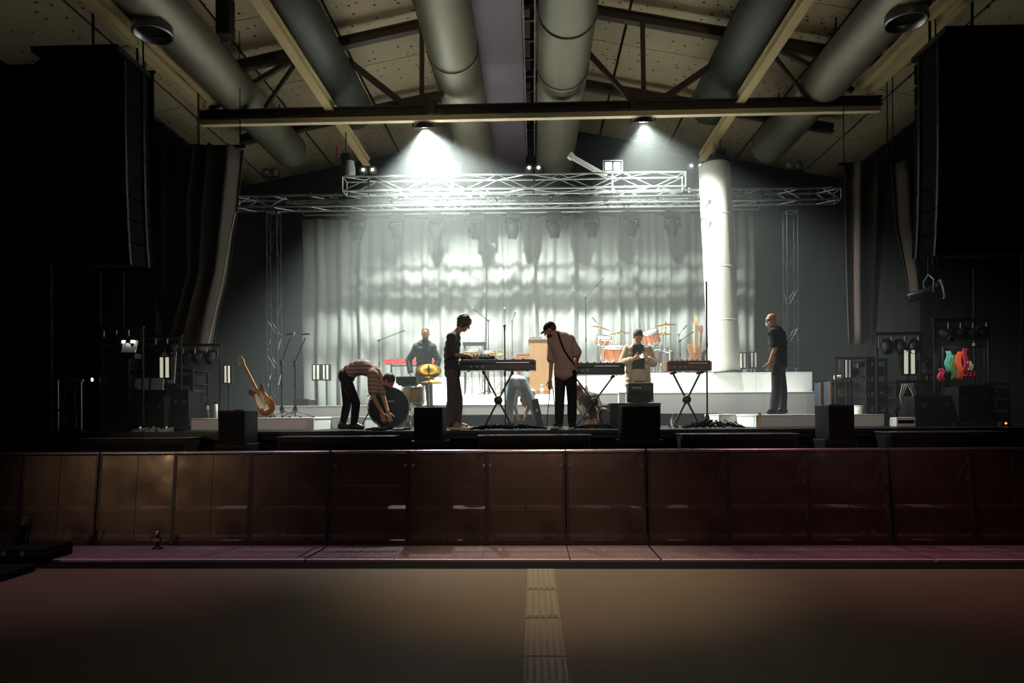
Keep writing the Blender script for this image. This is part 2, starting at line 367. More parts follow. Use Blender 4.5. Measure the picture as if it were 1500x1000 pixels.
platform('low_riser', 'low white riser under the masked man in black', X(1107, 11.2), X(1295, 11.2), 11.2, 12.6, DECK, RIS, K['white'], 2)
platform('low_riser', 'short white riser beside the cable heap on the right', X(1052, 12.3), X(1112, 12.3), 12.3, 13.3, DECK, RIS + .01, K['white'])

# backdrop curtain
K['curtain'] = mat('pale_grey_curtain', '9a9e97', .9, var=.07, scale=5, stretch=(6, 6, .4))
def curtain_sheet(xl, xr, zb, zt, D, fw, amp, seed, nz=10, flare=.0):
    r = random.Random(seed); n = int((xr - xl) / .035); ph = 0; P = []; prof = []
    steps = [fw * r.uniform(.6, 1.5) for _ in range(400)]; x = xl; k = 0; acc = 0
    for i in range(n + 1):
        u = (xr - xl) * i / n
        while acc + steps[k] < u: acc += steps[k]; k += 1
        t = (u - acc) / steps[k]; a = amp * (.55 + .9 * ((k * 7919 % 13) / 13))
        prof.append((u, -a * (1 - abs(2 * t - 1) ** 1.7) if k % 2 else -a * .35 * math.sin(math.pi * t), r.uniform(-.01, .01)))
    for j in range(nz + 1):
        f = j / nz; z = zb + (zt - zb) * f; fl = 1 + flare * (1 - f)
        P.append([Vector(((xl + xr) / 2 + (xl + u - (xl + xr) / 2) * fl + .02 * math.sin(u * 3 + j), D + d * (.55 + .45 * (1 - f)) , z + (.03 * math.sin(u * 4.1) if j == nz else 0))) for u, d, e in prof])
    return MB().grid(P)
bc = thing('backdrop_curtain', 'wide pale grey pleated curtain hanging across the back of the stage', 'curtain')
CD = 18.0
xs = [X(445, CD), X(578, CD), X(712, CD), X(846, CD), X(980, CD), X(1106, CD)]
for i in range(5):
    o = obj('curtain_panel', curtain_sheet(xs[i] - .02, xs[i + 1] + .02, DECK + .03, Z((445 + 1106) / 2, 318, CD), CD + .03 * (i % 2), .24, .26, 20 + i, flare=.008), K['curtain'], bc)
    s = o.modifiers.new('cloth', 'SOLIDIFY'); s.thickness = .006
obj('curtain_pipe', MB().cyl((xs[0] - .2, CD + .03, Z(775, 316, CD) + .02), (xs[5] + .2, CD + .03, Z(775, 316, CD) + .02), .025), K['darkmetal'], bc)

# side curtains, gathered near the floor
K['brownvelvet'] = mat('brown_grey_drape', '4a3f38', .95, var=.15, scale=8, stretch=(5, 5, .3))
def gathered(name, label, rows, D, folds, seed):
    r = random.Random(seed); n = folds * 8; P = []; ph = [r.uniform(.5, 1.3) for _ in range(folds + 1)]
    rows2 = []
    for (a, b) in zip(rows, rows[1:]):
        for k in range(4): t = k / 4; rows2.append(tuple(a[i] * (1 - t) + b[i] * t for i in range(3)))
    rows2.append(rows[-1])
    for (y, xl, xr) in rows2:
        row = []
        for i in range(n + 1):
            f = i / n; q = at(xl + (xr - xl) * f, y, D); am = .16 * ph[int(f * folds)]
            row.append(q + Vector((0, -am * math.sin(math.pi * 2 * f * folds / 2 + seed) , 0)))
        P.append(row)
    o = obj(name, MB().grid(P), K['brownvelvet']); tag(o, label, 'curtain'); s = o.modifiers.new('cloth', 'SOLIDIFY'); s.thickness = .012
    a_, b_ = at(rows[0][1], rows[0][0], D), at(rows[0][2], rows[0][0], D); zz = max(a_.z, b_.z) - .01; tk = obj('curtain_track', MB().bar((a_.x - .1, D, zz), (b_.x + .1, D, zz), .06, .05), K['darkmetal'], o)
    for x_ in (a_.x, b_.x): obj('hanger_wire', MB().cyl((x_, D, zz), (x_, D, zr(x_) + .06), .01, n=6), K['darkmetal'], tk)
    return o
gathered('side_curtain', 'dark brown side curtain beside the left line array, tied in at the foot', [(215, 214, 292), (330, 216, 290), (420, 226, 280), (470, 240, 264), (505, 243, 262)], 13.2, 6, 1)
gathered('side_curtain', 'brown side curtain nearer the stage, falling to a slanting edge on the left', [(215, 290, 352), (310, 278, 343), (400, 281, 330), (450, 268, 318), (520, 250, 305)], 13.0, 5, 2)
gathered('side_curtain', 'dark brown side curtain hanging straight beside the right truss tower', [(240, 1236, 1300), (350, 1238, 1294), (420, 1240, 1288), (505, 1243, 1284)], 13.4, 5, 3)
gathered('side_curtain', 'narrow dark side curtain gathered towards the right line array lamp', [(235, 1308, 1352), (330, 1315, 1352), (400, 1330, 1352), (440, 1338, 1350)], 13.0, 3, 4)
tag(obj('edge_rope', MB().tube([at(345, 310, 12.9), at(337, 345, 12.9), at(325, 415, 12.9), at(304, 505, 12.9)], .014), K['grey']), 'pale rope along the slanting edge of the left brown curtain', 'rope')

for x0, x1, lb in ((X(-120, 12.8), X(224, 12.8), 'black wing drape behind the racks on the left side of the stage'), (X(1356, 12.8), X(1640, 12.8), 'black wing drape behind the racks on the right side of the stage')):
    P = []; n = int((x1 - x0) / .06)
    for z in (DECK + .01, 4.5, 8.35): P.append([Vector((x0 + (x1 - x0) * i / n, 12.95 + .06 * math.sin(i * .9), z)) for i in range(n + 1)])
    o = tag(obj('wing_drape', MB().grid(P), K['blackmat']), lb, 'curtain'); s = o.modifiers.new('cloth', 'SOLIDIFY'); s.thickness = .012
    obj('drape_pipe', MB().cyl((x0, 12.95, 8.35), (x1, 12.95, 8.35), .03), K['darkmetal'], o)

for xw, lb in ((-7.62, 'black side drape running back along the left edge of the stage'), (8.0, 'black side drape running back along the right edge of the stage')):
    P = [[Vector((xw + .05 * math.sin(i * .9), 13.3 + i * .06, z)) for i in range(105)] for z in (DECK + .01, 4.6, 7.75)]
    o = tag(obj('wing_drape', MB().grid(P), K['blackmat']), lb, 'curtain'); s = o.modifiers.new('cloth', 'SOLIDIFY'); s.thickness = .012
    obj('drape_pipe', MB().cyl((xw, 13.3, 7.75), (xw, 19.5, 7.75), .03), K['darkmetal'], o)
# ================================================================ RIGGING
def floodlight(p, label, rod):
    t = thing('work_floodlight', label, 'floodlight', p)
    q = Matrix.Rotation(R(22), 3, 'X')
    obj('housing', MB().lathe([(.02, .16), (.10, .15), (.15, .06), (.21, -.0), (.22, -.01), (.20, -.01)], axis=q @ Vector((0, 0, 1)), n=24), K['darkmetal'], t)
    obj('lit_lens', MB().lathe([(.001, -.004), (.20, -.004)], axis=q @ Vector((0, 0, 1)), n=24), mat('floodlight_glass', 'f4fff8', .3, emit=60), t)
    obj('yoke', MB().bar((-.24, 0, 0), (-.24, 0, .2), .02, .03).bar((.24, 0, 0), (.24, 0, .2), .02, .03).bar((-.25, 0, .2), (.25, 0, .2), .03, .02), K['darkmetal'], t)
    obj('clamp', MB().box((0, 0, .2 + rod / 2), (.05, .05, rod)), K['steel'], t)
floodlight(LAMP_L, 'glaring white work floodlight under the roof beam on the left', .12)
floodlight(LAMP_R, 'glaring white work floodlight under the roof beam on the right', .12)

def box_truss(name, label, a, b, h, d, step, cat='truss', r=.026, rl=.011, TM=None):
    TM = TM or K['alu']
    a, b = Vector(a), Vector(b); t = thing(name, label, cat, a); ax = (b - a); L = ax.length; ax.normalize()
    if abs(ax.z) > .8: s = Vector((1, 0, 0)); u = Vector((0, 1, 0))
    else: s = Vector((0, 1, 0)); u = s.cross(ax) * -1; u = u if u.z > 0 else -u
    C = {}
    for i in (-1, 1):
        for j in (-1, 1):
            c = s * (i * d / 2) + u * (j * h / 2); C[i, j] = c; obj('chord', MB().cyl(c, c + ax * L, r, n=8), TM, t)
    n = max(1, int(L / step)); st = L / n
    for (p, q) in (((-1, -1), (-1, 1)), ((1, -1), (1, 1)), ((-1, 1), (1, 1)), ((-1, -1), (1, -1))):
        mes = []
        for fl in (0, 1):
            x0, x1 = (C[p], C[q]) if fl == 0 else (C[q], C[p]); me = MB().cyl(x0, x1 + ax * st, rl, n=6, cap=False).mesh('lacing'); me.materials.append(TM); mes.append(me)
        for k in range(n): obj('lacing', mes[k % 2], None, t, loc=ax * (st * k))
    for k in (0, L):
        mb = MB()
        for p, q in (((-1, -1), (-1, 1)), ((1, -1), (1, 1)), ((-1, 1), (1, 1)), ((-1, -1), (1, -1))): mb.cyl(C[p] + ax * k, C[q] + ax * k, .016, n=6)
        obj('end_frame', mb, K['alu'], t)
    return t
TDp = 15.4; UPD = 14.6
low = box_truss('stage_truss', 'long lower aluminium truss spanning both towers above the stage', at(346, 299, TDp), at(1227, 287, TDp), .24, .36, .42)
upp = box_truss('stage_truss', 'upper aluminium truss with twin lamps standing on top of it', at(505, 273, UPD), at(1002, 266.2, UPD), .30, .34, .66, r=.021, rl=.009)
for px in range(455, 1150, 37):                                       # couplers between the two trusses
    y = 286 - (px - 450) * .0125; obj('coupler', MB().box(at(px, y, TDp - .15) - low.location, (.05, .06, .11)), K['steel'], low, .006)
K['towermetal'] = mat('shaded_tower_tube', '3c3e40', .3, .9)  # tower aluminium darkened, the dim light there put into its colour
for px, lb in ((402, 'left'), (1160, 'right')):
    x = X(px, 15.5); box_truss('truss_tower', 'upright aluminium truss tower carrying the %s end of the stage truss' % lb, (x, 15.5, DECK), (x, 15.5, Z(px, 309, 15.4)), .24, .24, .4, rl=.010, TM=K['towermetal'])
    # sleeve block
rear = thing('lamp_pipe', 'horizontal pipe behind the stage truss carrying the moving lamps', 'pipe', at(445, 315, 17)); d = at(1110, 306, 17) - at(445, 315, 17)
obj('pipe', MB().cyl((0, 0, 0), d, .026), K['alu'], rear)
obj('second_pipe', MB().cyl((0, -.35, .10), d + Vector((0, -.35, .10)), .026), K['alu'], rear)
for k in (.1, .36, .62, .8):
    e_ = d * k; obj('truss_arm', MB().bar(e_ + Vector((0, .05, 0)), (e_.x, TDp + .02 - rear.location.y, e_.z), .04), K['steel'], rear)
for k in range(6): obj('spreader', MB().bar(d * (k / 5) + Vector((0, -.35, .10)), d * (k / 5), .03), K['steel'], rear)

# LED battens in a row along the truss
first = None
for i in range(9):
    px = 418 + i * 78; y = 296.5 - (px - 418) * .0125; p = at(px + 38, y, TDp - .17)
    if first is None:
        first = thing('led_batten', '', 'light bar', p, group='led battens along the truss')
        obj('body', MB().box((0, 0, 0), (1.16, .09, .13)), K['darkmetal'], first, .008)
        mb = MB()
        for k in range(28):
            for j in range(3): mb.lathe([(.014, 0), (.010, .012), (.001, .012)], (-.54 + .04 * k, -.045, -.036 + .036 * j), (0, -1, 0), 6)
        o = obj('lens_dots', mb, K['lens'], first); o['kind'] = 'stuff'
        b = first
    else: b = dup(first, p)
    b['label'] = '%s LED batten from the left in the row along the lower truss' % ORD[i]

# moving heads
def moving_head(p):
    t = thing('moving_head_lamp', '', 'stage light', p, group='moving lamps under the truss')
    obj('base', MB().box((0, 0, -.11), (.36, .24, .13)), K['moving'], t, .02)
    obj('clamp', MB().box((-.1, 0, -.01), (.05, .06, .09)).box((.1, 0, -.01), (.05, .06, .09)), K['steel'], t)
    mb = MB()
    for s in (-1, 1): mb.bar((s * .175, 0, -.18), (s * .19, 0, -.42), .035, .09)
    mb.bar((-.19, 0, -.195), (.19, 0, -.195), .1, .035); obj('yoke', mb, K['moving'], t, .008)
    hd = obj('lamp_head', MB().lathe([(.001, .15), (.10, .14), (.15, .06), (.155, -.04), (.13, -.14), (.105, -.24), (.10, -.25), (.085, -.235)], (0, 0, -.40), (0, -.12, 1), 20), K['moving'], t)
    obj('front_lens', MB().lathe([(.09, 0), (.06, -.02), (.001, -.028)], (0, .026, -.632), (0, -.12, 1), 16), K['lens'], hd)
    return t
K['moving'] = mat('moving_lamp_housing', '1c1e1c', .6, spec=.2)
mh = None
for i, px in enumerate((523, 581, 638, 697, 751, 812, 867, 924, 985)):
    p = at(px, 314 - (px - 523) * .0125, 17)
    if mh is None: mh = moving_head(p); b = mh
    else: b = dup(mh, p, R((i * 37) % 30 - 15))
    b['label'] = '%s moving-head lamp from the left hanging under the truss' % ORD[i]

# twin round blinders and square lamps standing on the upper truss
def twin(px, py, D, label, square=False, lit=True):
    p = at(px, py, D); t = thing('twin_blinder', label, 'stage light', p)
    if square:
        obj('housing', MB().box((0, 0, 0), (.42, .14, .25)), K['darkmetal'], t, .015)
        obj('rim', MB().bar((-.21, -.08, .12), (.21, -.08, .12), .02).bar((-.21, -.08, -.12), (.21, -.08, -.12), .02).bar((-.21, -.08, -.13), (-.21, -.08, .13), .02).bar((.21, -.08, -.13), (.21, -.08, .13), .02), K['alu'], t)
        for s in (-1, 1): obj('lens', MB().box((s * .095, -.075, 0), (.15, .02, .17)), K['glow'], t, .02)
        obj('clamp', MB().box((0, .02, -.345), (.045, .045, .45)), K['steel'], t)
    else:
        for s in (-1, 1):
            o = obj('can', MB().lathe([(.04, .16), (.085, .10), (.10, 0), (.085, -.01)], (s * .10, 0, 0), (0, 1, -.05), 16), K['darkmetal'], t)
            obj('lens', MB().lathe([(.085, .0), (.05, -.012), (.001, -.016)], (s * .10, -.005, 0), (0, 1, -.05), 16), K['lens'], o)
            obj('bulb', MB().ell((s * .10, -.022, 0), (.035, .012, .035)), K['glow' if lit else 'lens'], o)
        obj('bracket', MB().bar((-.19, .05, -.10), (.19, .05, -.10), .03).bar((0, .05, -.1), (0, .05, -.52), .04).bar((-.19, .05, -.1), (-.19, .05, .02), .02).bar((.19, .05, -.1), (.19, .05, .02), .02), K['darkmetal'], t)
    return t
for px, py, w_ in ((396, 252, 'above the left tower'), (539, 249, 'left of the square lamps, on the upper truss'), (782, 246, 'at the middle of the upper truss'), (1019, 243, 'just left of the tall white column top'), (1163, 242, 'above the right tower')):
    twin(px, py, UPD if 450 < px < 1010 else TDp, 'pair of round blinder lamps standing ' + w_, lit=400 < px < 1100)
twin(662, 249, TDp - .05, 'square double lamp standing above the truss below the left floodlight', True); twin(897, 245, TDp - .05, 'square double lamp standing above the truss below the right floodlight', True)
# chain hoists
def hoist(px, py, D, label, hookmat, bagmat):
    p = at(px, py, D); t = thing('chain_hoist', label, 'hoist', p)
    obj('motor_body', MB().box((0, 0, 0), (.20, .18, .26)), K['black'], t, .03)
    obj('chain_bag', MB().lathe([(.001, -.44), (.10, -.43), (.12, -.3), (.09, -.12), (.10, -.1)], (.09, -.02, .05), n=14), bagmat, t)
    obj('hook', MB().tube([(-.14, -.08, .26), (-.16, -.08, .18), (-.14, -.08, .10), (-.16, -.08, .02)], .028), hookmat, t)
    obj('chain', MB().cyl((0, 0, .1), (0, 0, zr(p.x) - p.z - .02), .012), K['darkmetal'], t)
hoist(507, 234, UPD, 'chain hoist with red hook and pale bag left above the truss', K['red'], K['grey'])
hoist(1055, 228, 15.35, 'chain hoist with yellow hook above the tall white column', K['gold'], K['blackmat'])
tag(obj('pale_pole', MB().cyl(at(836, 229, UPD + .1), at(888, 258, UPD + .1), .055, n=12).cyl(at(834, 227, UPD + .1), at(839, 231, UPD + .1), .075, n=12), K['offwhite']), 'pale tilted tube resting on the upper truss beside the square lamp', 'pole')

# haze
hz = obj('haze', MB().b2((-9.6, 10.1, DECK + .005), (10.2, 20.3, zr(-9.6) - .3)), None); hz['kind'] = 'stuff'; tag(hz, 'thin smoke haze hanging in the stage light', 'haze')
HM = bpy.data.materials.new('stage_haze'); HM.use_nodes = True; HM.node_tree.nodes.remove(HM.node_tree.nodes['Principled BSDF'])
vs = HM.node_tree.nodes.new('ShaderNodeVolumeScatter'); vs.inputs['Density'].default_value = .018; vs.inputs['Anisotropy'].default_value = .15; vs.inputs['Color'].default_value = (.93, 1, .96, 1)
HM.node_tree.links.new(vs.outputs[0], HM.node_tree.nodes['Material Output'].inputs['Volume']); hz.data.materials.append(HM)

# tall white column
a, b = at(1061, 545, 15.15), at(1046, 241, 15.15); a.z = S3
t = thing('fabric_column', 'tall white leaning fabric column standing on the right white platform', 'column', a)
K['column'] = mat('white_column_fabric', 'c6c1b4', .75, var=.03, scale=3)
d = b - a; obj('tube', MB().lathe([(.001, 0), (.33, 0), (.335, .02)] + [(.335 + .004 * (i % 2), .02 + d.length * .99 * i / 24) for i in range(1, 25)] + [(.30, d.length), (.001, d.length)], axis=d, n=40), K['column'], t)
for f in (.25, .5, .75): obj('hoop', MB().lathe([(.335, -.012), (.343, 0), (.335, .012)], d * f, d, 40), K['offwhite'], t)
obj('base_ring', MB().lathe([(.33, 0), (.36, 0), (.36, .03), (.335, .03)], axis=d, n=40), K['darkmetal'], t)

# line arrays
K['array'] = mat('black_array_paint', '080808', .9, var=.2, spec=.06)
def line_array(x, y, ztop, n, w, label, side):
    t = thing('line_array', label, 'loudspeaker', (x, y, ztop)); pos = Vector((0, 0, 0)); ang = 0.
    me = MB().prism([(-.36, -.15), (.30, -.17), (.36, -.12), (.36, .12), (.30, .17), (-.36, .15)], w, Matrix(((0, 0, 1, 0), (-1, 0, 0, 0), (0, 1, 0, 0), (0, 0, 0, 1)))).mesh('cabinet'); me.materials.append(K['array'])
    gm = MB().box((0, -.365, 0), (w * .92, .012, .30)).mesh('grille'); gm.materials.append(K['blackmat'])
    rms = []
    for yy in (-.30, .2): rm = MB().bar((w / 2 * -side + .01 * -side, yy, -.17), (w / 2 * -side + .01 * -side, yy, .17), .03, .05).mesh('rigging_plate'); rm.materials.append(K['darkmetal']); rms.append(rm)
    obj('fly_frame', MB().box((0, 0, .28), (w, .9, .08)), K['darkmetal'], t); obj('chain', MB().cyl((0, 0, .3), (0, 0, zr(x) - ztop - .05), .02), K['darkmetal'], t)
    for i in range(n):
        ang = .012 * i * i * .16; o = obj('cabinet', me, None, t, loc=pos); o.rotation_euler = (ang, 0, 0)
        g = obj('grille', gm, None, o); [obj('rigging_plate', rm, None, o) for rm in rms]
        pos = pos + Vector((0, math.sin(ang) * .345, -math.cos(ang) * .345))
line_array(X(140, 10.6), 10.6, Z(140, 118, 10.6), 9, 1.35, 'tall black line array hanging at the left of the stage', -1)
line_array(X(1428, 10.6), 10.6, Z(1428, 92, 10.6), 9, 1.35, 'tall black line array hanging at the right of the stage', 1)
tag(obj('masking_cloth', MB().b2((X(-90, 10.3), 10.3, E - .5), (X(75, 10.3), 10.36, Z(0, 95, 10.3))), K['blackmat']), 'black masking cloth hanging outside the left line array', 'cloth')
tag(obj('masking_cloth', MB().b2((X(1500, 10.3), 10.3, E + .5), (X(1600, 10.3), 10.36, Z(1500, 70, 10.3))), K['blackmat']), 'black masking cloth hanging outside the right line array', 'cloth')
for px, lb, D in ((203, 'left', 11.2), (1364, 'right', 11.2)):
    tag(obj('loudspeaker_cable', MB().tube([Vector((X(px, D), D, zr(X(px, D)) + .05)), at(px + 2, 240, D), at(px - 1, 330, D), at(px + 4, 388, D)], .022).tube([Vector((X(px + 9, D), D, zr(X(px + 9, D)) + .05)), at(px + 10, 250, D), at(px + 6, 320, D), at(px + 10, 385, D)], .015), K['darkmetal']), 'pair of cables hanging down the inner side of the %s line array' % lb, 'cable')

# ================================================================ BARRIER AND PIT
def perf_mat():
    M = mat('perforated_steel', '5a4a42', .36, .6, var=.22, scale=2.2); nt = M.node_tree; b = nt.nodes['Principled BSDF']; out = nt.nodes['Material Output']
    tc = nt.nodes.new('ShaderNodeTexCoord'); sp = nt.nodes.new('ShaderNodeSeparateXYZ'); nt.links.new(tc.outputs['Object'], sp.inputs[0])
    def mth(op, a, bb=None):
        n = nt.nodes.new('ShaderNodeMath'); n.operation = op
        for i, q in enumerate((a, bb)):
            if q is None: continue
            if isinstance(q, (int, float)): n.inputs[i].default_value = q
            else: nt.links.new(q, n.inputs[i])
        return n.outputs[0]
    px, pz = mth('MULTIPLY', sp.outputs['X'], 1 / .022), mth('MULTIPLY', sp.outputs['Z'], 1 / .022)
    s, d_ = mth('ADD', px, pz), mth('SUBTRACT', px, pz)
    fx, fz = mth('SUBTRACT', mth('FRACT', s), .5), mth('SUBTRACT', mth('FRACT', d_), .5)
    rr = mth('ADD', mth('MULTIPLY', fx, fx), mth('MULTIPLY', fz, fz))
    hole = mth('LESS_THAN', rr, .085)
    tr = nt.nodes.new('ShaderNodeBsdfTransparent'); mx = nt.nodes.new('ShaderNodeMixShader')
    nt.links.new(hole, mx.inputs[0]); nt.links.new(b.outputs[0], mx.inputs[1]); nt.links.new(tr.outputs[0], mx.inputs[2]); nt.links.new(mx.outputs[0], out.inputs['Surface'])
    n2 = nt.nodes.new('ShaderNodeTexNoise'); n2.inputs['Scale'].default_value = 1.6; n2.inputs['Detail'].default_value = 4; nt.links.new(tc.outputs['Object'], n2.inputs['Vector'])
    mr = nt.nodes.new('ShaderNodeMapRange'); mr.inputs['From Min'].default_value = .35; mr.inputs['From Max'].default_value = .65; mr.inputs['To Min'].default_value = .24; mr.inputs['To Max'].default_value = .55; nt.links.new(n2.outputs['Fac'], mr.inputs['Value']); nt.links.new(mr.outputs[0], b.inputs['Roughness'])
    # dents
    n = nt.nodes.new('ShaderNodeTexNoise'); n.inputs['Scale'].default_value = 3.0; n.inputs['Detail'].default_value = 5; nt.links.new(tc.outputs['Object'], n.inputs['Vector'])
    bp = nt.nodes.new('ShaderNodeBump'); bp.inputs['Strength'].default_value = .12; bp.inputs['Distance'].default_value = .05; nt.links.new(n.outputs['Fac'], bp.inputs['Height']); nt.links.new(bp.outputs[0], b.inputs['Normal'])
    return M
K['perf'] = perf_mat(); K['barrier'] = mat('worn_barrier_steel', '352e30', .5, .5, var=.25, scale=5); K['railtop'] = mat('highlit_top_rail', 'a89ea2', .28, .9, var=.2, scale=5); K['plate'] = mat('tread_plate', '8a747c', .5, .3, var=.25, scale=6)  # top rail colour lightened to stand in for the stage-light highlight
BW = 1.02; bx0 = X(480, 8.7)
PB, PT = 8.66, 8.80; BH = Z(750, 661, 8.8)
sec = thing('crowd_barrier', '', 'barrier', (0, 0, 0), group='crowd barrier sections')
def pp(x, f): return Vector((x, PB + (PT - PB) * f, .05 + (BH - .05) * f))
obj('mesh_panel', MB().add([pp(.035, .02), pp(BW / 2 - .004, .02), pp(BW / 2 - .004, .975), pp(.035, .975)], [(0, 1, 2, 3)]).add([pp(BW / 2 + .004, .02), pp(BW - .035, .02), pp(BW - .035, .975), pp(BW / 2 + .004, .975)], [(0, 1, 2, 3)]), K['perf'], sec)
for x in (.018, BW - .018): obj('post', MB().bar(pp(x, 0) + Vector((0, .03, 0)), pp(x, 1) + Vector((0, .03, 0)), .032, .07), K['barrier'], sec, .004)
obj('centre_stay', MB().bar(pp(BW / 2, .02) + Vector((0, .02, 0)), pp(BW / 2, .98) + Vector((0, .02, 0)), .012, .02), K['barrier'], sec)
obj('top_rail', MB().cyl(pp(.004, 1) + Vector((0, .02, 0)), pp(BW - .004, 1) + Vector((0, .02, 0)), .024, n=12), K['railtop'], sec)
obj('kick_bar', MB().bar(pp(.03, .02), pp(BW - .03, .02), .03, .05), K['barrier'], sec)
obj('rear_bar', MB().bar(pp(.03, .62) + Vector((0, .05, 0)), pp(BW - .03, .62) + Vector((0, .05, 0)), .04, .03), K['barrier'], sec)
obj('rear_step', MB().b2((.04, 8.86, .46), (BW - .04, 9.16, .485)), K['plate'], sec, .004)
for x in (.05, BW - .05): obj('rear_brace', MB().bar((x, 9.5, .03), (x, 8.83, 1.05), .03, .04).bar((x, 8.84, .45), (x, 9.22, .45), .02, .03), K['barrier'], sec)
obj('foot_plate', MB().b2((.003, 7.80, .028), (BW - .003, 9.5, .040)), K['plate'], sec)
obj('plate_lip', MB().b2((.004, 7.785, .004), (BW - .004, 7.83, .047)), mat('highlit_plate_lip', 'b79aa4', .5, .2, var=.3, scale=7), sec, .004)  # lip coloured paler and pinkish to stand in for its lit edge line
mb = MB()
for i in range(16): mb.b2((.02 + i * .062, 7.84, .040), (.02 + i * .062 + .02, 8.60, .0435))
obj('tread_ribs', mb, K['plate'], sec)
obj('hook', MB().bar(pp(BW - .01, .86) + Vector((0, -.0, 0)), pp(BW - .01, .93), .03, .02), K['barrier'], sec)
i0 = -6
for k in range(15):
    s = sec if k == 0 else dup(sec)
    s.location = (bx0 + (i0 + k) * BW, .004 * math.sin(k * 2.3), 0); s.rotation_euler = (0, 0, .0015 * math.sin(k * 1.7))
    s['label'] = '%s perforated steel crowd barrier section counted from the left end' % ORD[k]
tag(obj('dark_floor_strip', MB().add([(-9, 7.78, 0), (9, 7.78, 0), (9, 7.78, .022), (-9, 7.78, .022), (-9, 7.52, .0), (9, 7.52, .0)], [(3, 2, 5, 4), (0, 1, 2, 3)][::-1] + [(0, 3, 4), (1, 5, 2)]), K['rubber']), 'black strip along the front of the barrier foot plates', 'floor strip')  # dark wedge strip on the floor before the plate lips
# low loudspeaker cases in the pit
K['caselid'] = mat('scuffed_black_lid', '5a5a56', .25, .5, var=.35, scale=5)
for i, (x0, x1, y) in enumerate(((115, 272, 641), (405, 575, 639), (700, 866, 637), (1000, 1170, 635), (1305, 1476, 632))):
    D = 9.48; a, b = X(x0, D), X(x1, D); zz = Z((x0 + x1) / 2, y, D)
    t = thing('pit_subwoofer', '%s low black bass loudspeaker from the left in the pit before the stage' % ORD[i], 'loudspeaker', ((a + b) / 2, D + .23, 0), group='pit bass loudspeakers')
    wd = b - a
    obj('cabinet', MB().b2((-wd / 2, -.23, .05), (wd / 2, .23, zz - .012)), K['black'], t, .012); obj('lid', MB().b2((-wd / 2 - .01, -.24, zz - .02), (wd / 2 + .01, .24, zz)), K['caselid'], t, .006)
    obj('grille', MB().b2((-wd / 2 + .04, -.245, .1), (wd / 2 - .04, -.228, zz - .08)), K['blackmat'], t)
    for s in (-1, 1):
        obj('handle', MB().box((s * (wd / 2 + .004), 0, zz - .25), (.012, .2, .08)), K['rubber'], t); obj('foot', MB().b2((s * wd / 2 * .85 - .05, -.15, 0), (s * wd / 2 * .85 + .05, .15, .05)), K['rubber'], t)
for i, (x0, x1, y, lb) in enumerate(((319, 358, 601, 'left of the sunburst bass'), (606, 648, 596, 'in front of the small drum kit'), (911, 967, 594, 'in front of the amplifier and the woman'), (1214, 1252, 593, 'in front of the navy amplifiers'))):
    D = 9.46; a, b = X(x0, D), X(x1, D); zz = Z((x0 + x1) / 2, y, D); wd = b - a; zb = zz - .47
    t = thing('front_fill_speaker', 'black upright loudspeaker rising before the stage edge, ' + lb, 'loudspeaker', ((a + b) / 2, D + .25, zb))
    obj('cabinet', MB().b2((-wd / 2, -.25, 0), (wd / 2, .22, zz - zb)), K['black'], t, .012); obj('grille', MB().b2((-wd / 2 + .02, -.262, .03), (wd / 2 - .02, -.245, zz - zb - .03)), K['blackmat'], t)
    obj('handle', MB().box((0, -.02, zz - zb + .006), (.12, .03, .012)), K['rubber'], t)
    t2 = thing('speaker_plinth', 'dark plinth carrying the upright loudspeaker ' + lb, 'plinth', ((a + b) / 2, D + .25, 0))
    obj('plinth_box', MB().b2((-wd / 2 - .05, -.24, 0), (wd / 2 + .05, .22, zb)), K['black'], t2, .01); obj('front_board', MB().b2((-wd / 2 - .02, -.252, .05), (wd / 2 + .02, -.238, zb - .05)), K['blackmat'], t2)
# left foreground: dark stack with leaning poles, small post
D = 7.9; t = thing('black_flight_case', 'low black flight case at the left edge on the barrier foot plates', 'flight case', (X(20, D), D, .05))
c = X(20, D); hw = X(86, D) - c
obj('case_body', MB().b2((-1.0, -.28, 0), (hw, .24, Z(60, 797, D) - .05)), K['blackmat'], t, .015); obj('lid_edge', MB().b2((-1.01, -.29, .085), (hw + .01, .25, .105)), K['darkmetal'], t)
for s in (.1, .32): obj('latch', MB().box((s, -.29, .1), (.05, .012, .05)), K['steel'], t)
t2 = thing('black_floor_case', 'larger dark case lying before the flight case at the left edge', 'flight case', (X(-25, 7.1), 7.1, 0)); obj('case_body', MB().b2((-.9, -.3, 0), (X(22, 7.1) - X(-25, 7.1), .3, .09)), K['blackmat'], t2, .02); obj('handle', MB().box((-.1, -.306, .05), (.12, .02, .03)), K['darkmetal'], t2)
zc = Z(60, 797, D); q = lambda px, py: at(px, py, D)
a = q(27, 798); a.z = zc; t3 = thing('rolled_banner', 'black cloth roll leaning upright on the flight case at left', 'roll', a)
obj('roll', MB().cyl((0, 0, .0), q(35, 768) - a, .055, .05, 12), K['blackmat'], t3); obj('rod_end', MB().cyl(q(35, 768) - a, q(37, 757) - a, .022, n=8), K['steel'], t3); obj('second_rod', MB().cyl(q(39, 797) - a, q(47, 758) - a, .012, n=8), K['darkmetal'], t3)
p = q(193, 799); p.z = .045; t4 = thing('stub_post', 'short dark post with clamp standing on a barrier foot plate', 'post', (p.x, 8.45, .045))
obj('stem', MB().cyl((0, 0, 0), (0, 0, .17), .022, n=10), K['darkmetal'], t4); obj('cap', MB().lathe([(.03, .17), (.032, .2), (.02, .22), (.001, .222)], n=12), K['steel'], t4); obj('foot', MB().lathe([(.06, 0), (.06, .01), (.03, .02)], n=14), K['darkmetal'], t4); obj('clamp', MB().box((0, 0, .11), (.07, .05, .04)), K['steel'], t4)
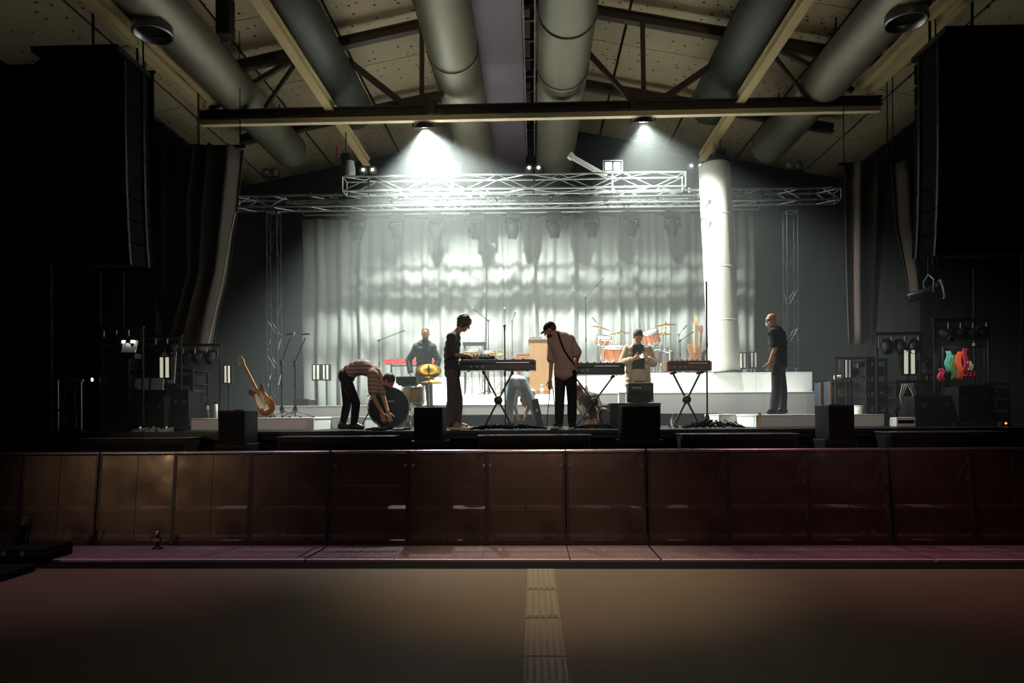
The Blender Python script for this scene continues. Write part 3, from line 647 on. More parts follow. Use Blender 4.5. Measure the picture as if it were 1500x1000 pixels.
# ================================================================ INSTRUMENTS
def gp(px, D, z):                                                    # a floor point
    p = at(px, 607, D); return Vector((p.x, D, z))
def ppm(D): return 1000 / D
# --- guitars
BODY = [(-.165, -.02), (-.15, .08), (-.115, .17), (-.12, .25), (-.155, .33), (-.165, .40), (-.14, .44), (-.10, .43), (-.06, .38), (-.035, .34), (.035, .34), (.05, .36), (.085, .41), (.12, .42), (.14, .39), (.125, .31), (.11, .24), (.125, .15), (.165, .06), (.17, -.04), (.13, -.12), (.06, -.165), (-.03, -.17), (-.12, -.12)]
def guitar(name, label, loc, tilt, rz, bodym, neckm, L=.62, cat='guitar', guard=True, lean=.18, sc=1.):
    t = thing(name, label, cat, loc, rz)
    M = Matrix.Rotation(tilt, 4, 'Y') @ Matrix.Rotation(-lean, 4, 'X') @ Matrix.Scale(sc, 4)
    T = Matrix.Translation((0, 0, .19 * sc)) @ M @ Matrix(((1, 0, 0, 0), (0, 0, -1, 0), (0, 1, 0, 0), (0, 0, 0, 1)))   # body x->x, y->z, thickness -> -y
    def tr(mb): mb.v = [tuple(T @ Vector(v)) for v in mb.v]; return mb
    obj('body', tr(MB().prism(BODY, .045)), bodym, t, .012)
    if guard:
        obj('pickguard', tr(MB().prism([(-.10, .02), (-.11, .16), (-.07, .30), (.045, .30), (.06, .2), (.03, .12), (.0, .02)], .006, Matrix.Translation((0, 0, .026)))), K['cream'], t)
    obj('bridge', tr(MB().b2((-.045, -.06, .024), (.045, .03, .04))), K['cream'], t)
    obj('neck', tr(MB().b2((-.026, .26, .012), (.026, .34 + L, .034))), neckm, t)
    obj('fretboard', tr(MB().b2((-.027, .24, .034), (.027, .34 + L, .04))), neckm, t)
    hs = obj('headstock', tr(MB().prism([(-.026, .34 + L), (.026, .34 + L), (.045, .40 + L), (.04, .50 + L), (.01, .535 + L), (-.03, .52 + L), (-.052, .42 + L)], .018, Matrix.Translation((0, 0, .018)))), neckm, t)
    for k in range(4): obj('tuning_peg', tr(MB().cyl((-.04, .40 + L + .033 * k, .018), (-.085, .40 + L + .033 * k, .018), .011, n=8)), K['steel'], hs)
    mb = MB()
    for k in range(4): mb.bar((-.018 + .012 * k, -.04, .044), (-.016 + .011 * k, .44 + L, .043), .003)
    obj('strings', tr(mb), K['steel'], t)
    return t
def guitar_stand(loc, label, rz=0.):
    t = thing('guitar_stand', label, 'guitar stand', loc, rz); mb = MB().tube([(-.17, -.16, .012), (0, .02, .20), (.17, -.16, .012)], .012)
    obj('front_legs', mb, K['blackgloss'], t); obj('rear_leg', MB().tube([(0, .02, .20), (0, .26, .012)], .012), K['blackgloss'], t)
    for s in (-1, 1): obj('cradle_arm', MB().tube([(s * .09, .02, .10), (s * .09, -.07, .09), (s * .09, -.08, .13)], .011), K['rubber'], t)
    obj('upright', MB().cyl((0, .02, .2), (0, .09, .52), .011), K['blackgloss'], t)
g0 = gp(392, 11.7, RIS); guitar('bass_guitar', 'sunburst bass guitar with cream pickguard leaning left on its stand on the low riser', g0 + Vector((0, -.06, .0)), R(-31), R(0), K['sunburst'], K['maple'], .56, 'bass guitar', sc=.98)
guitar_stand(g0 + Vector((-.02, .09, 0)), 'black guitar stand under the sunburst bass guitar')
# --- microphone stands
def mic(t, p, d, n='microphone'):
    p, d = Vector(p), Vector(d).normalized(); m_ = obj(n, MB().lathe([(.001, -.10), (.011, -.10), (.016, .02), (.001, .02)], p, d, 10), K['blackgloss'], t)
    obj('grille', MB().ell(p + d * .035, .026, n=10, k=7), K['steel'], m_)
def mic_stand(px, D, z0, h, label, boom=None, head=True, base='tripod', material='blackgloss', tip=None, r=.011):
    p = gp(px, D, z0); t = thing('microphone_stand', label, 'microphone stand', p); Mm = K[material]
    if base == 'tripod':
        obj('hub', MB().lathe([(.02, .07), (.045, .09), (.04, .16), (.018, .22)], n=12), Mm, t)
        for k in range(3):
            a = R(200 + 120 * k + px); obj('leg', MB().tube([(0, 0, .13), (.32 * math.cos(a), .32 * math.sin(a), .015)], .011), Mm, t)
            obj('foot', MB().ell((.32 * math.cos(a), .32 * math.sin(a), .014), (.02, .02, .014), n=8, k=6), K['rubber'], t)
    else: obj('round_base', MB().lathe([(.001, .03), (.05, .03), (.13, .012), (.135, 0), (.001, 0)], n=24), Mm, t)
    obj('pole', MB().cyl((0, 0, .02), (0, 0, h), r, n=8), Mm, t); obj('clutch', MB().cyl((0, 0, h * .55), (0, 0, h * .55 + .07), .019, n=10), Mm, t)
    if boom:
        bx, by, bz, back = boom; e = Vector((bx, by, h + bz)); o = Vector((0, 0, h)); obj('boom_arm', MB().cyl(o - (e - o) * back, e, .009, n=8), Mm, t); obj('boom_joint', MB().cyl((0, -.03, h), (0, .03, h), .026, n=10), Mm, t)
        if head: mic(t, e + (e - o).normalized() * .08, (e - o) if tip is None else tip)
    elif head: mic(t, (0, 0, h + .08), (0, -.4, 1))
    return t
mic_stand(413, 11.9, RIS, .98, 'left of two slim black microphone stands beside the sunburst bass', (.155, 0, .42, .18), tip=(1, 0, .1))
mic_stand(432.5, 11.9, RIS, .98, 'right of two slim black microphone stands beside the sunburst bass', (.19, 0, .42, .2), tip=(1, 0, .1))
mic_stand(556, 15.2, S2, 1.25, 'boom microphone stand behind the bending man against the curtain', (.45, .1, .19, .1))
mic_stand(859, 15.6, S2, 2.22, 'tall boom microphone stand left of the amber drum kit', (.32, 0, .34, .12), head=True)
mic_stand(740, 11.1, DECK, 1.56, 'straight slim black microphone pole before the black stage piano', head=True, base='round')
mic_stand(716, 15.8, S2, 1.75, 'boom microphone stand over the percussion table', (-.28, 0, .22, .15))
mic_stand(740.5, 15.7, S2, 1.9, 'thin pale microphone stand right of the percussion table', None, material='steel')
mic_stand(751, 15.9, S2, 1.75, 'second thin pale microphone stand right of the percussion table', (.05, -.1, .1, .1), material='steel')
mic_stand(995, 16.0, S3, .95, 'short pale microphone stand right of the amber drum kit', (.09, -.1, .12, .2), material='steel')
mic_stand(1036, 11.6, DECK, 2.45, 'tall thin black pole before the white column', None, head=False, r=.015)
mic_stand(880, 15.7, S3, 1.12, 'white microphone stand left of the amber drum kit', (-.1, 0, .12, .2), material='alu')
mic_stand(997, 15.9, S3, .8, 'low microphone stand angled towards the amber drum kit', (.2, -.05, .14, .25))

# --- keyboards
def xstand(name, label, c, w, h, rz=0., dy=.30):
    t = thing(name, label, 'keyboard stand', c, rz)
    for s, y in ((1, -.02), (-1, .02)): obj('leg', MB().bar((-s * w / 2, y, .02), (s * w / 2, y, h - .02), .035, .03), K['blackgloss'], t, .004)
    obj('hub', MB().lathe([(.001, -.05), (.06, -.05), (.07, -.03), (.07, .03), (.06, .05), (.001, .05)], (0, 0, h / 2), (0, 1, 0), 16), K['blackgloss'], t)
    for s in (-1, 1):
        obj('foot_bar', MB().bar((s * w / 2, -dy, .018), (s * w / 2, dy, .018), .035, .035), K['blackgloss'], t); obj('top_bar', MB().bar((s * w / 2, -dy * .6, h - .018), (s * w / 2, dy * .6, h - .018), .035, .035), K['rubber'], t)
    return t
def keyboard(name, label, c, L, depth, h, bodym, rz=0., wood=False, knobs=True):
    t = thing(name, label, 'keyboard', c, rz)                          # back of the instrument faces the audience (-y), keys towards +y
    obj('case', MB().b2((-L / 2, -depth / 2, 0), (L / 2, depth / 2, h * .62)), bodym, t, .012); obj('rear_panel', MB().b2((-L / 2 + .01, -depth / 2, h * .62), (L / 2 - .01, 0, h)), bodym, t, .01)
    for s in (-1, 1): obj('end_cheek', MB().b2((s * L / 2 - .018, -depth / 2 - .004, -.004), (s * L / 2 + .018, depth / 2 + .004, h * .9)), K['tanwood'] if wood else bodym, t, .006)
    obj('display_strip', MB().b2((-L * .02, -depth / 2 - .006, h * .66), (L * .42, -depth / 2 + .002, h * .74)), K['alu'], t)
    n = max(14, int(L / .0235)); kw = (L - .08) / n; mw = MB(); mk = MB()
    for i in range(n):
        mw.b2((-L / 2 + .04 + i * kw + .001, .01, h * .62), (-L / 2 + .04 + (i + 1) * kw - .001, depth / 2 - .01, h * .72))
        if i % 7 not in (2, 6): mk.b2((-L / 2 + .04 + (i + .72) * kw, .01, h * .72), (-L / 2 + .04 + (i + 1.28) * kw, depth / 2 - .07, h * .82))
    obj('white_keys', mw, K['cream'], t); obj('black_keys', mk, K['blackgloss'], t)
    if knobs:
        for i in range(7): obj('knob', MB().lathe([(.016, 0), (.014, .022), (.001, .024)], (-L * .38 + i * L * .12, -depth * .22, h), n=10), K['rubber'], t)
    for i in range(3): obj('socket', MB().cyl((-L * .35 + i * .09, -depth / 2 - .006, h * .35), (-L * .35 + i * .09, -depth / 2 + .004, h * .35), .014, n=10), K['steel'], t)
    for s in (-1, 1): obj('rubber_foot', MB().lathe([(.02, 0), (.02, -.012), (.001, -.012)], (s * L * .4, 0, 0), n=8), K['rubber'], t)
    return t
D = 11.0; zk = Z(730, 543, D); xa, xb = X(676, D), X(784, D)
xs_ = xstand('keyboard_stand', 'black X-shaped stand under the black stage piano', ((X(728, D) + .02), D + .05, DECK), .46, zk - DECK - .012)
keyboard('stage_piano', 'black stage piano on the left X-stand, before the crouching jeans', ((xa + xb) / 2, D, zk), xb - xa, .34, .17, K['blackgloss'])
kb = keyboard('small_synthesizer', 'small black synthesizer on top of the stage piano under the young man\'s hands', (X(701, D), D + .02, zk + .18), .50, .24, .06, K['black'])
D = 11.3; zk = Z(872, 549, D); xa, xb = X(832, D), X(912, D)
xstand('keyboard_stand', 'black X-shaped stand under the keyboard right of the man in cap', (X(868, D) + .03, D + .05, DECK), .62, zk - DECK - .012)
keyboard('stage_piano', 'black keyboard right of the man in the cap, partly behind the woman', ((xa + xb) / 2, D, zk), xb - xa, .34, .19, K['blackgloss'])
D = 11.3; zk = Z(1006, 543, D); xa, xb = X(976, D), X(1038, D)
xstand('keyboard_stand', 'thin black X-shaped stand under the brown wooden keyboard', (X(1007, D), D + .05, DECK), .44, zk - DECK - .012)
keyboard('brown_keyboard', 'small brown wooden keyboard on a thin X-stand before the white column', ((xa + xb) / 2, D, zk), xb - xa, .32, .16, mat('brown_vinyl', '6a4a3a', .5), wood=True)
D = 16.4; xa, xb = X(566, D), X(642, D); zk = Z(604, 533, D)
t = thing('keyboard_trestle', 'folding stand under the red keyboard at the back', 'keyboard stand', ((xa + xb) / 2, D, S3))
for s in (-1, 1): obj('leg', MB().bar((s * .5, -.12, 0), (s * .5, .05, zk - S3 - .012), .03).bar((s * .5, .16, 0), (s * .5, -.05, zk - S3 - .012), .03), K['darkmetal'], t)
obj('cross_bar', MB().bar((-.5, 0, zk - S3 - .04), (.5, 0, zk - S3 - .04), .03), K['darkmetal'], t)
keyboard('red_keyboard', 'bright red keyboard behind the bearded man in the dark jacket', ((xa + xb) / 2, D, zk), xb - xa, .32, .11, K['red'])

# --- upright piano seen from its side
D = 14.9; x0, x1, x2 = X(755, D), X(775, D), X(806, D); zt = Z(790, 496, D); zl = Z(765, 517, D); z0 = S2
t = thing('upright_piano', 'brown upright piano seen from its side on the second white step', 'piano', ((x0 + x2) / 2, D + .7, z0)); o = Vector(((x0 + x2) / 2, D + .7, z0))
def L3(x, y, z): return (x - o.x, y - o.y, z - o.z)
KW = K['wood']
obj('case', MB().b2(L3(x1 + .02, D, z0 + .06), L3(x2, D + 1.05, zt - .03)), K['tanwood'], t, .008); obj('lid', MB().b2(L3(x1 - .01, D - .02, zt - .03), L3(x2 + .02, D + 1.07, zt)), KW, t, .006)
obj('keybed', MB().b2(L3(x0, D, zl - .19), L3(x1 + .03, D + 1.05, zl - .06)), KW, t, .006); obj('fall_board', MB().b2(L3(x0 + .03, D + .01, zl - .05), L3(x1 + .03, D + 1.04, zl)), KW, t, .006)
obj('bottom_rail', MB().b2(L3(x0 + .1, D, z0 + .02), L3(x2, D + 1.05, z0 + .08)), KW, t)
for yy in (.05, 1.0): obj('front_leg', MB().lathe([(.05, 0), (.03, .1), (.045, .3), (.035, zl - z0 - .2)], L3(x0 + .06, D + yy, z0 + .03), n=12), KW, t)
for yy in (.1, .95): obj('castor', MB().cyl(L3(x2 - .12, D + yy - .02, z0 + .03), L3(x2 - .12, D + yy + .02, z0 + .03), .03, n=10), K['steel'], t)
obj('music_desk', MB().bar(L3(x1 + .08, D + .7, zl + .02), L3(x1 + .0, D + .7, zt + .02), .7, .02, up=(1, 0, 0)), KW, t)
for i, (px, lb) in enumerate(((779, 'leftmost of the small pedals on the upright piano lid'), (785, 'middle one of the small pedals on the upright piano lid'), (792, 'rightmost of the small pedals on the upright piano lid'))):
    q = thing('effects_pedal', lb, 'effects pedal', (X(px, D + .1), D + .12, zt)); obj('pedal_case', MB().box((0, 0, .025), (.08, .12, .05)), K['steel'], q, .006); obj('switch', MB().lathe([(.012, .05), (.012, .065), (.001, .068)], n=8), K['chrome'], q)
def bottle(px, D, z, label, h=.22):
    t = thing('water_bottle', label, 'bottle', gp(px, D, z)); obj('bottle_body', MB().lathe([(.001, 0), (.034, 0), (.036, .02), (.034, h * .3), (.036, h * .5), (.034, h * .68), (.014, h * .88), (.013, h * .94)], n=14), K['bottle'], t)
    obj('cap', MB().lathe([(.016, h * .93), (.016, h), (.001, h)], n=12), K['white'], t); obj('label_band', MB().lathe([(.0368, h * .32), (.0368, h * .58)], n=14), K['white'], t)
bottle(794, 14.75, S2, 'clear water bottle at the foot of the upright piano'); bottle(986, 10.6, DECK, 'clear water bottle on the stage floor left of the brown keyboard stand', .24)

# --- percussion table behind the stage piano
D = 15.8; a, b = X(679, D), X(713, D); zb = Z(696, 506, D)
t = thing('percussion_frame', 'black topped frame holding mallet bars behind the young man', 'percussion frame', ((a + b) / 2, D, S2)); hw = (b - a) / 2; hz_ = zb - S2
obj('top_bar', MB().b2((-hw, -.1, hz_), (hw, .1, hz_ + .07)), K['black'], t)
for s in (-1, 1):
    obj('post', MB().bar((s * hw * .85, 0, 0), (s * hw * .85, 0, hz_), .04), K['darkmetal'], t); obj('foot', MB().bar((s * hw * .85, -.25, .02), (s * hw * .85, .25, .02), .04), K['darkmetal'], t)
for i in range(8): obj('mallet_bar', MB().box((-hw * .8 + i * hw * .23, -.03, hz_ - .16 - .012 * i), (.04, .02, .22)), K['gold'], t)
def cymbal(px, py, D, z0, r, label, tilt=(0, 0), stand=True, name='cymbal', z_is=False):
    p = at(px, py, D); t = thing(name, label, 'cymbal', (p.x, p.y, z0)); h = p.z - z0; ax = Vector((tilt[0], tilt[1], 1))
    obj('disc', MB().lathe([(.001, .03), (.025, .028), (.045, .012), (r * .6, -.004), (r, -.028), (r, -.031), (r * .6, -.008), (.04, .008), (.001, .02)], (0, 0, h), ax, 28), K['brass'], t)
    obj('wing_nut', MB().lathe([(.001, .09), (.012, .085), (.015, .05), (.022, .03)], (0, 0, h), ax, 10), K['chrome'], t)
    obj('pole', MB().cyl((0, 0, .05), (0, 0, h - .01), .012, n=8), K['chrome'], t)
    for k in range(3):
        an = R(90 + 120 * k); obj('leg', MB().tube([(0, 0, .32), (.26 * math.cos(an), .26 * math.sin(an), .012)], .01), K['chrome'], t)
    return t
def drum(name, label, c, r, depth, axis, shell, z0=None, legs=True, lug=8, tilt_head='head'):
    """c: drum centre, z0: floor it stands on"""
    c = Vector(c); ax = Vector(axis).normalized(); base = Vector((c.x, c.y, z0 if z0 is not None else c.z)); t = thing(name, label, 'drum', base); c = c - base
    obj('shell', MB().lathe([(r, -depth / 2), (r, depth / 2)], c, ax, 28), shell, t)
    for s in (-1, 1):
        obj('skin', MB().lathe([(.001, s * (depth / 2 + .006)), (r * .98, s * (depth / 2 + .004))], c, ax, 28), K[tilt_head], t)
        obj('hoop', MB().lathe([(r + .001, s * depth / 2 - s * .03), (r + .014, s * depth / 2 - s * .03), (r + .014, s * (depth / 2 + .012)), (r - .004, s * (depth / 2 + .012))], c, ax, 28), K['chrome'], t)
    x = ax.orthogonal().normalized(); y = ax.cross(x)
    for k in range(lug):
        an = 2 * math.pi * k / lug; d = x * math.cos(an) + y * math.sin(an); obj('lug', MB().bar(c + d * (r + .012) - ax * depth * .42, c + d * (r + .012) + ax * depth * .42, .012), K['chrome'], t)
    if legs and z0 is not None:
        for k in range(3):
            an = R(30 + 120 * k); d = Vector((math.cos(an), math.sin(an), 0)); q = c + d * (r * .8); obj('leg', MB().tube([(q.x, q.y, max(.1, c.z - depth * .2)), (q.x + d.x * .06, q.y + d.y * .06, .012)], .011), K['chrome'], t)
    return t
q = at(692, 519, 15.4); drum('timbale', 'left golden drum on the percussion table behind the young man', q, .17, .2, (0, -.15, 1), K['goldshell'], S2)
q = at(715, 521, 15.4); drum('timbale', 'right golden drum on the percussion table behind the young man', q, .15, .2, (0, -.15, 1), K['goldshell'], S2)
cymbal(733, 517, 15.5, S2, .24, 'thin tilted cymbal between percussion and upright piano', (-.2, -.1)); cymbal(735, 527, 15.3, S2, .22, 'lower flat cymbal between percussion and upright piano')
# --- small drum kit on the left
D = 11.4; bp = at(568, 596, 11.3); r = .33
bd = drum('bass_drum', 'dark bass drum lying on its side beside the bending man', (bp.x, 11.35, DECK + .36), .33, .42, (.25, -1, .0), K['blackgloss'], DECK, legs=False, lug=10, tilt_head='blackmat')
for s in (-1, 1): obj('spur', MB().tube([(s * .30, -.1, .3), (s * .42, -.22, .012)], .012), K['chrome'], bd)
obj('hoop_badge', MB().box((.09, -.235, .46), (.11, .012, .02), Matrix.Rotation(R(14), 3, 'Z')), K['steel'], bd)
q = at(605, 577, 11.9); drum('floor_tom', 'gold shelled tom standing under the pair of left cymbals', q, .19, .30, (.05, -.2, 1), K['goldshell'], DECK)
p = at(597, 556, 11.9); t = thing('drum_pad', 'flat black sample pad on a stand above the gold tom', 'drum pad', (p.x, 11.9, DECK)); h = p.z - DECK
obj('pad_case', MB().box((0, 0, h - .03), (.36, .30, .10), Matrix.Rotation(R(-8), 3, 'X')), K['black'], t, .01); obj('pad_top', MB().box((0, 0, h + .025), (.34, .28, .012), Matrix.Rotation(R(-8), 3, 'X')), K['grey'], t)
obj('post', MB().cyl((0, 0, .1), (0, 0, h - .06), .015), K['chrome'], t)
for k in range(3): an = R(20 + 120 * k); obj('leg', MB().tube([(0, 0, .4), (.25 * math.cos(an), .25 * math.sin(an), .012)], .011), K['chrome'], t)
cymbal(628, 541, 11.8, DECK, .22, 'upper golden cymbal tipped towards the hall, before the man in the dark jacket', (.12, -.75)); cymbal(633, 558, 12.0, DECK, .20, 'lower golden cymbal lying flat before the man in the dark jacket', (.05, -.12))
# --- amber drum kit on the right platform
D = 16.2
for px, py, r_, dp, ax, lb in ((897, 518, .25, .34, (0, -.25, 1), 'amber floor tom at the left of the right-hand drum kit'), (884, 499, .17, .16, (.1, -.4, 1), 'red and amber rack tom at the upper left of the kit'), (953, 494, .19, .26, (-.3, -.28, .9), 'amber rack tom turned towards the hall, right of the woman\'s head')):
    drum('tom_drum', lb, at(px, py, D - .2), r_, dp, ax, K['amber'], S3)
q = at(928, 520, D); q.z = S3 + .31; drum('kit_bass_drum', 'amber bass drum of the raised kit behind the woman', q, .29, .40, (0, -1, 0), K['amber'], S3, legs=False)
q = at(950, 512, D + .2); drum('snare_drum', 'chrome snare drum right of the woman', q, .18, .14, (0, -.2, 1), K['chrome'], S3)
q = at(975, 523, D); drum('tom_drum', 'chrome framed floor tom beside the short microphone stands', q, .20, .34, (0, -.1, 1), K['chrome'], S3)
cymbal(879, 479, D, S3, .27, 'golden crash cymbal at the upper left of the raised kit', (.25, -.15)); cymbal(975, 475, D, S3, .27, 'golden crash cymbal at the upper right of the raised kit', (-.1, -.15))
cymbal(909, 487, D + .1, S3, .25, 'dark golden ride cymbal left of the woman\'s head', (-.05, -.1)); cymbal(972, 488, D - .2, S3, .17, 'pair of small hi-hat cymbals under the right crash', (0, -.05))
t = thing('drum_rack', 'chrome tube rack with many clamps beside the woman', 'drum rack', gp(963, D - .4, S3))
for px_ in (-.22, -.05, .12, .27): obj('post', MB().bar((px_, .05 * px_, 0), (px_ * .9, 0, .72 - abs(px_) * .3), .03), K['chrome'], t)
obj('cross_tube', MB().tube([(-.25, 0, .55), (0, -.08, .6), (.28, 0, .52)], .018), K['chrome'], t)
for k in range(5): obj('clamp', MB().box((-.2 + .1 * k, -.05, .57), (.05, .06, .07)), K['steel'], t)
for s in (-1, 1): obj('brace', MB().bar((s * .2, .0, .02), (-s * .1, 0, .5), .02), K['chrome'], t)
# --- guitars at the right platform
guitar('electric_guitar', 'upright brown guitar with pale gold neck on the right platform by the column', gp(1018, 15.0, S3), R(3), 0, K['wood'], K['maple'], .50, lean=.1, guard=False, sc=1.02); guitar_stand(gp(1018, 15.1, S3), 'guitar stand holding the gold necked guitar')
guitar('electric_guitar', 'dark guitar standing right behind the gold necked guitar', gp(1025, 16.0, S3), R(4), 0, K['black'], K['wood'], .46, lean=.1, guard=False); guitar_stand(gp(1025, 16.1, S3), 'guitar stand holding the dark guitar')
# --- amplifier before the woman
D = 11.2; a, b = X(894, D), X(968, D); zc = Z(936, 590, D)
t = thing('amplifier_case', 'black case under the amplifier before the woman', 'flight case', ((a + b) / 2, D + .22, DECK)); wd = b - a; h = zc - DECK
obj('case_body', MB().b2((-wd / 2, -.22, 0), (wd / 2, .22, h)), K['black'], t, .012); obj('edge_trim', MB().b2((-wd / 2 - .004, -.226, h - .03), (wd / 2 + .004, .226, h - .01)), K['darkmetal'], t)
for s in (-1, 1): obj('latch', MB().box((s * wd * .3, -.228, h - .08), (.05, .012, .07)), K['steel'], t)
a2, b2_ = X(921, D), X(958, D); zt2 = Z(939, 561, D); w2 = b2_ - a2; h2 = zt2 - zc
t = thing('guitar_amplifier', 'small black amplifier with pale top and glowing knobs before the woman', 'amplifier', ((a2 + b2_) / 2, D + .16, zc))
obj('cabinet', MB().b2((-w2 / 2, -.14, .012), (w2 / 2, .14, h2)), K['black'], t, .012); obj('top_sheet', MB().b2((-w2 / 2 + .01, -.13, h2), (w2 / 2 - .01, .14, h2 + .012)), K['white'], t)
obj('rear_opening', MB().b2((-w2 / 2 + .04, -.148, .10), (w2 / 2 - .04, -.138, h2 - .14)), K['blackmat'], t); obj('panel', MB().b2((-w2 / 2 + .03, -.15, h2 - .12), (w2 / 2 - .03, -.138, h2 - .03)), K['darkmetal'], t)
for i in range(4): obj('knob', MB().lathe([(.014, 0), (.012, .02), (.001, .022)], (-w2 / 2 + .07 + .04 * i, -.15, h2 - .075), (0, -1, 0), 10), K['cream'], t)
obj('handle', MB().tube([(-.08, 0, h2 + .01), (-.07, 0, h2 + .035), (.07, 0, h2 + .035), (.08, 0, h2 + .01)], .01), K['rubber'], t); obj('corner', MB().box((w2 / 2 - .02, -.14, .03), (.04, .012, .04)), K['steel'], t)
t = thing('clear_box', 'clear plastic box standing left of the small amplifier', 'box', (X(912, 11.3), D + .14, zc)); obj('walls', MB().b2((-.06, -.08, 0), (.06, .08, .16)), K['bottle'], t); obj('lid', MB().b2((-.065, -.085, .16), (.065, .085, .175)), K['white'], t)
# --- navy amplifiers on the right
def combo(px0, px1, py0, D, label, badge):
    a, b = X(px0, D), X(px1, D); w_ = b - a; zt_ = Z((px0 + px1) / 2, py0, D); h_ = zt_ - DECK
    t = thing('combo_amplifier', label, 'amplifier', ((a + b) / 2, D + .15, DECK))
    obj('cabinet', MB().b2((-w_ / 2, -.14, .02), (w_ / 2, .14, h_)), K['navy'], t, .012); obj('grille', MB().b2((-w_ / 2 + .04, -.15, .06), (w_ / 2 - .03, -.138, h_ - .30)), K['blackmat'], t)
    obj('control_panel', MB().b2((-w_ / 2 + .04, -.152, h_ - .10), (w_ / 2 - .03, -.138, h_ - .03)), K['darkmetal'], t); obj('piping', MB().b2((-w_ / 2 - .006, -.146, .02), (-w_ / 2 + .03, -.13, h_)), K['gold'], t)
    if badge:
        bd_ = obj('badge', MB().b2((-.07, -.156, h_ - .27), (.09, -.148, h_ - .16)), K['gold'], t)
        for k in range(2): obj('badge_mark', MB().b2((-.035 + k * .05, -.160, h_ - .25), (-.005 + k * .05, -.155, h_ - .18)), K['navy'], bd_)
    for s in (-1, 1): obj('foot', MB().lathe([(.025, .02), (.02, 0), (.001, 0)], (s * w_ * .35, 0, 0), n=10), K['rubber'], t)
    obj('handle', MB().tube([(-.1, 0, h_), (-.08, 0, h_ + .03), (.08, 0, h_ + .03), (.1, 0, h_)], .012), K['rubber'], t); return t
combo(1216, 1251, 558, 12.9, 'navy amplifier with golden badge at the right end of the white steps', True); combo(1202, 1216, 560, 13.3, 'second navy amplifier half hidden behind the badged one', False)
p = at(1229, 556, 13.0); t = thing('towel_roll', 'small white rolled towel on the badged navy amplifier', 'towel', (p.x, 13.05, Z(1233, 558, 12.9) + .03)); obj('roll', MB().cyl((-.06, 0, .045), (.07, 0, .045), .045, n=14), K['offwhite'], t)
obj('roll_end', MB().lathe([(.001, 0), (.03, .003), (.045, 0)], (.071, 0, .045), (1, 0, 0), 14), K['white'], t)
# --- cables and pedals on the stage floor
def heap(px0, px1, D, z, n, label, h=.10, seed=1, dd=.35, name='cable_heap'):
    r_ = random.Random(seed); mb = MB(); a, b = X(px0, D), X(px1, D)
    for k in range(n):
        x, y = r_.uniform(a, b), D + r_.uniform(-dd / 2, dd / 2); pts = []; an = r_.uniform(0, 6.3)
        for i in range(9):
            pts.append((x, y, z + .012 + abs(math.sin(i * 1.3 + k)) * h * r_.uniform(.2, 1) * (1 - abs(2 * (x - a) / (b - a) - 1) ** 2 * .8 if a < x < b else .1)))
            an += r_.uniform(-.9, .9); x = min(max(x + .11 * math.cos(an), a), b); y = min(max(y + .07 * math.sin(an), D - dd / 2), D + dd / 2)
        mb.tube(pts, .010, 5)
    o = obj(name, mb, K['rubber']); o['kind'] = 'stuff'; tag(o, label, 'cables')
heap(1002, 1086, 10.6, DECK, 26, 'black cable heap on the stage under the brown keyboard', .14, 3); heap(690, 800, 10.45, DECK, 24, 'black cables strewn under the stage piano', .08, 4); heap(540, 602, 10.5, DECK, 14, 'dark cables on the floor before the bass drum', .07, 5)
heap(840, 905, 10.5, DECK, 16, 'cables on the floor behind the man in the cap', .08, 6); heap(180, 262, 10.6, DECK, 20, 'tangled pale cables on the stage floor at far left', .12, 8)
def pedal(px, D, label, m_, w_=.12, h_=.05):
    t = thing('effects_pedal', label, 'effects pedal', gp(px, D, DECK)); obj('pedal_case', MB().prism([(-.09, 0), (.09, 0), (.09, h_), (-.09, h_ * .5)], w_, Matrix(((0, 0, 1, 0), (1, 0, 0, 0), (0, 1, 0, 0), (0, 0, 0, 1)))), m_, t, .004)
    obj('switch', MB().lathe([(.016, h_ * .7), (.016, h_ + .01), (.001, h_ + .012)], n=10), K['chrome'], t); return t
pedal(684, 10.55, 'small pale pedal beside the young man\'s shoes', K['cream'], .2, .06); pedal(812, 10.12, 'small dark pedal at the cap man\'s left shoe', K['darkmetal']); pedal(555, 10.2, 'black pedal on the stage edge below the bass drum', K['black'], .2); pedal(584, 10.25, 'second black pedal on the stage edge before the left upright speaker', K['black'], .16)
for i, px in enumerate((205, 224, 243)): pedal(px, 10.35, '%s steel pedal from the left on the far left pedal row' % ORD[i], K['steel'], .16, .07)
def paper(px, D, z, label):
    t = thing('paper_sheet', label, 'paper', gp(px, D, z)); obj('sheet', MB().box((0, 0, .003), (.30, .2, .004), Matrix.Rotation(.3, 3, 'Z')), K['white'], t)
paper(1075, 12.5, RIS + .01, 'white sheet on the short right riser by the cable heap')
# small wooden slat leaning at the right riser
tag(obj('wooden_slat', MB().bar(gp(1113, 10.9, DECK), gp(1113, 11.05, DECK + .23), .045, .02)), 'short brown wooden slat leaning on the right low riser', 'slat').data.materials.append(K['wood'])

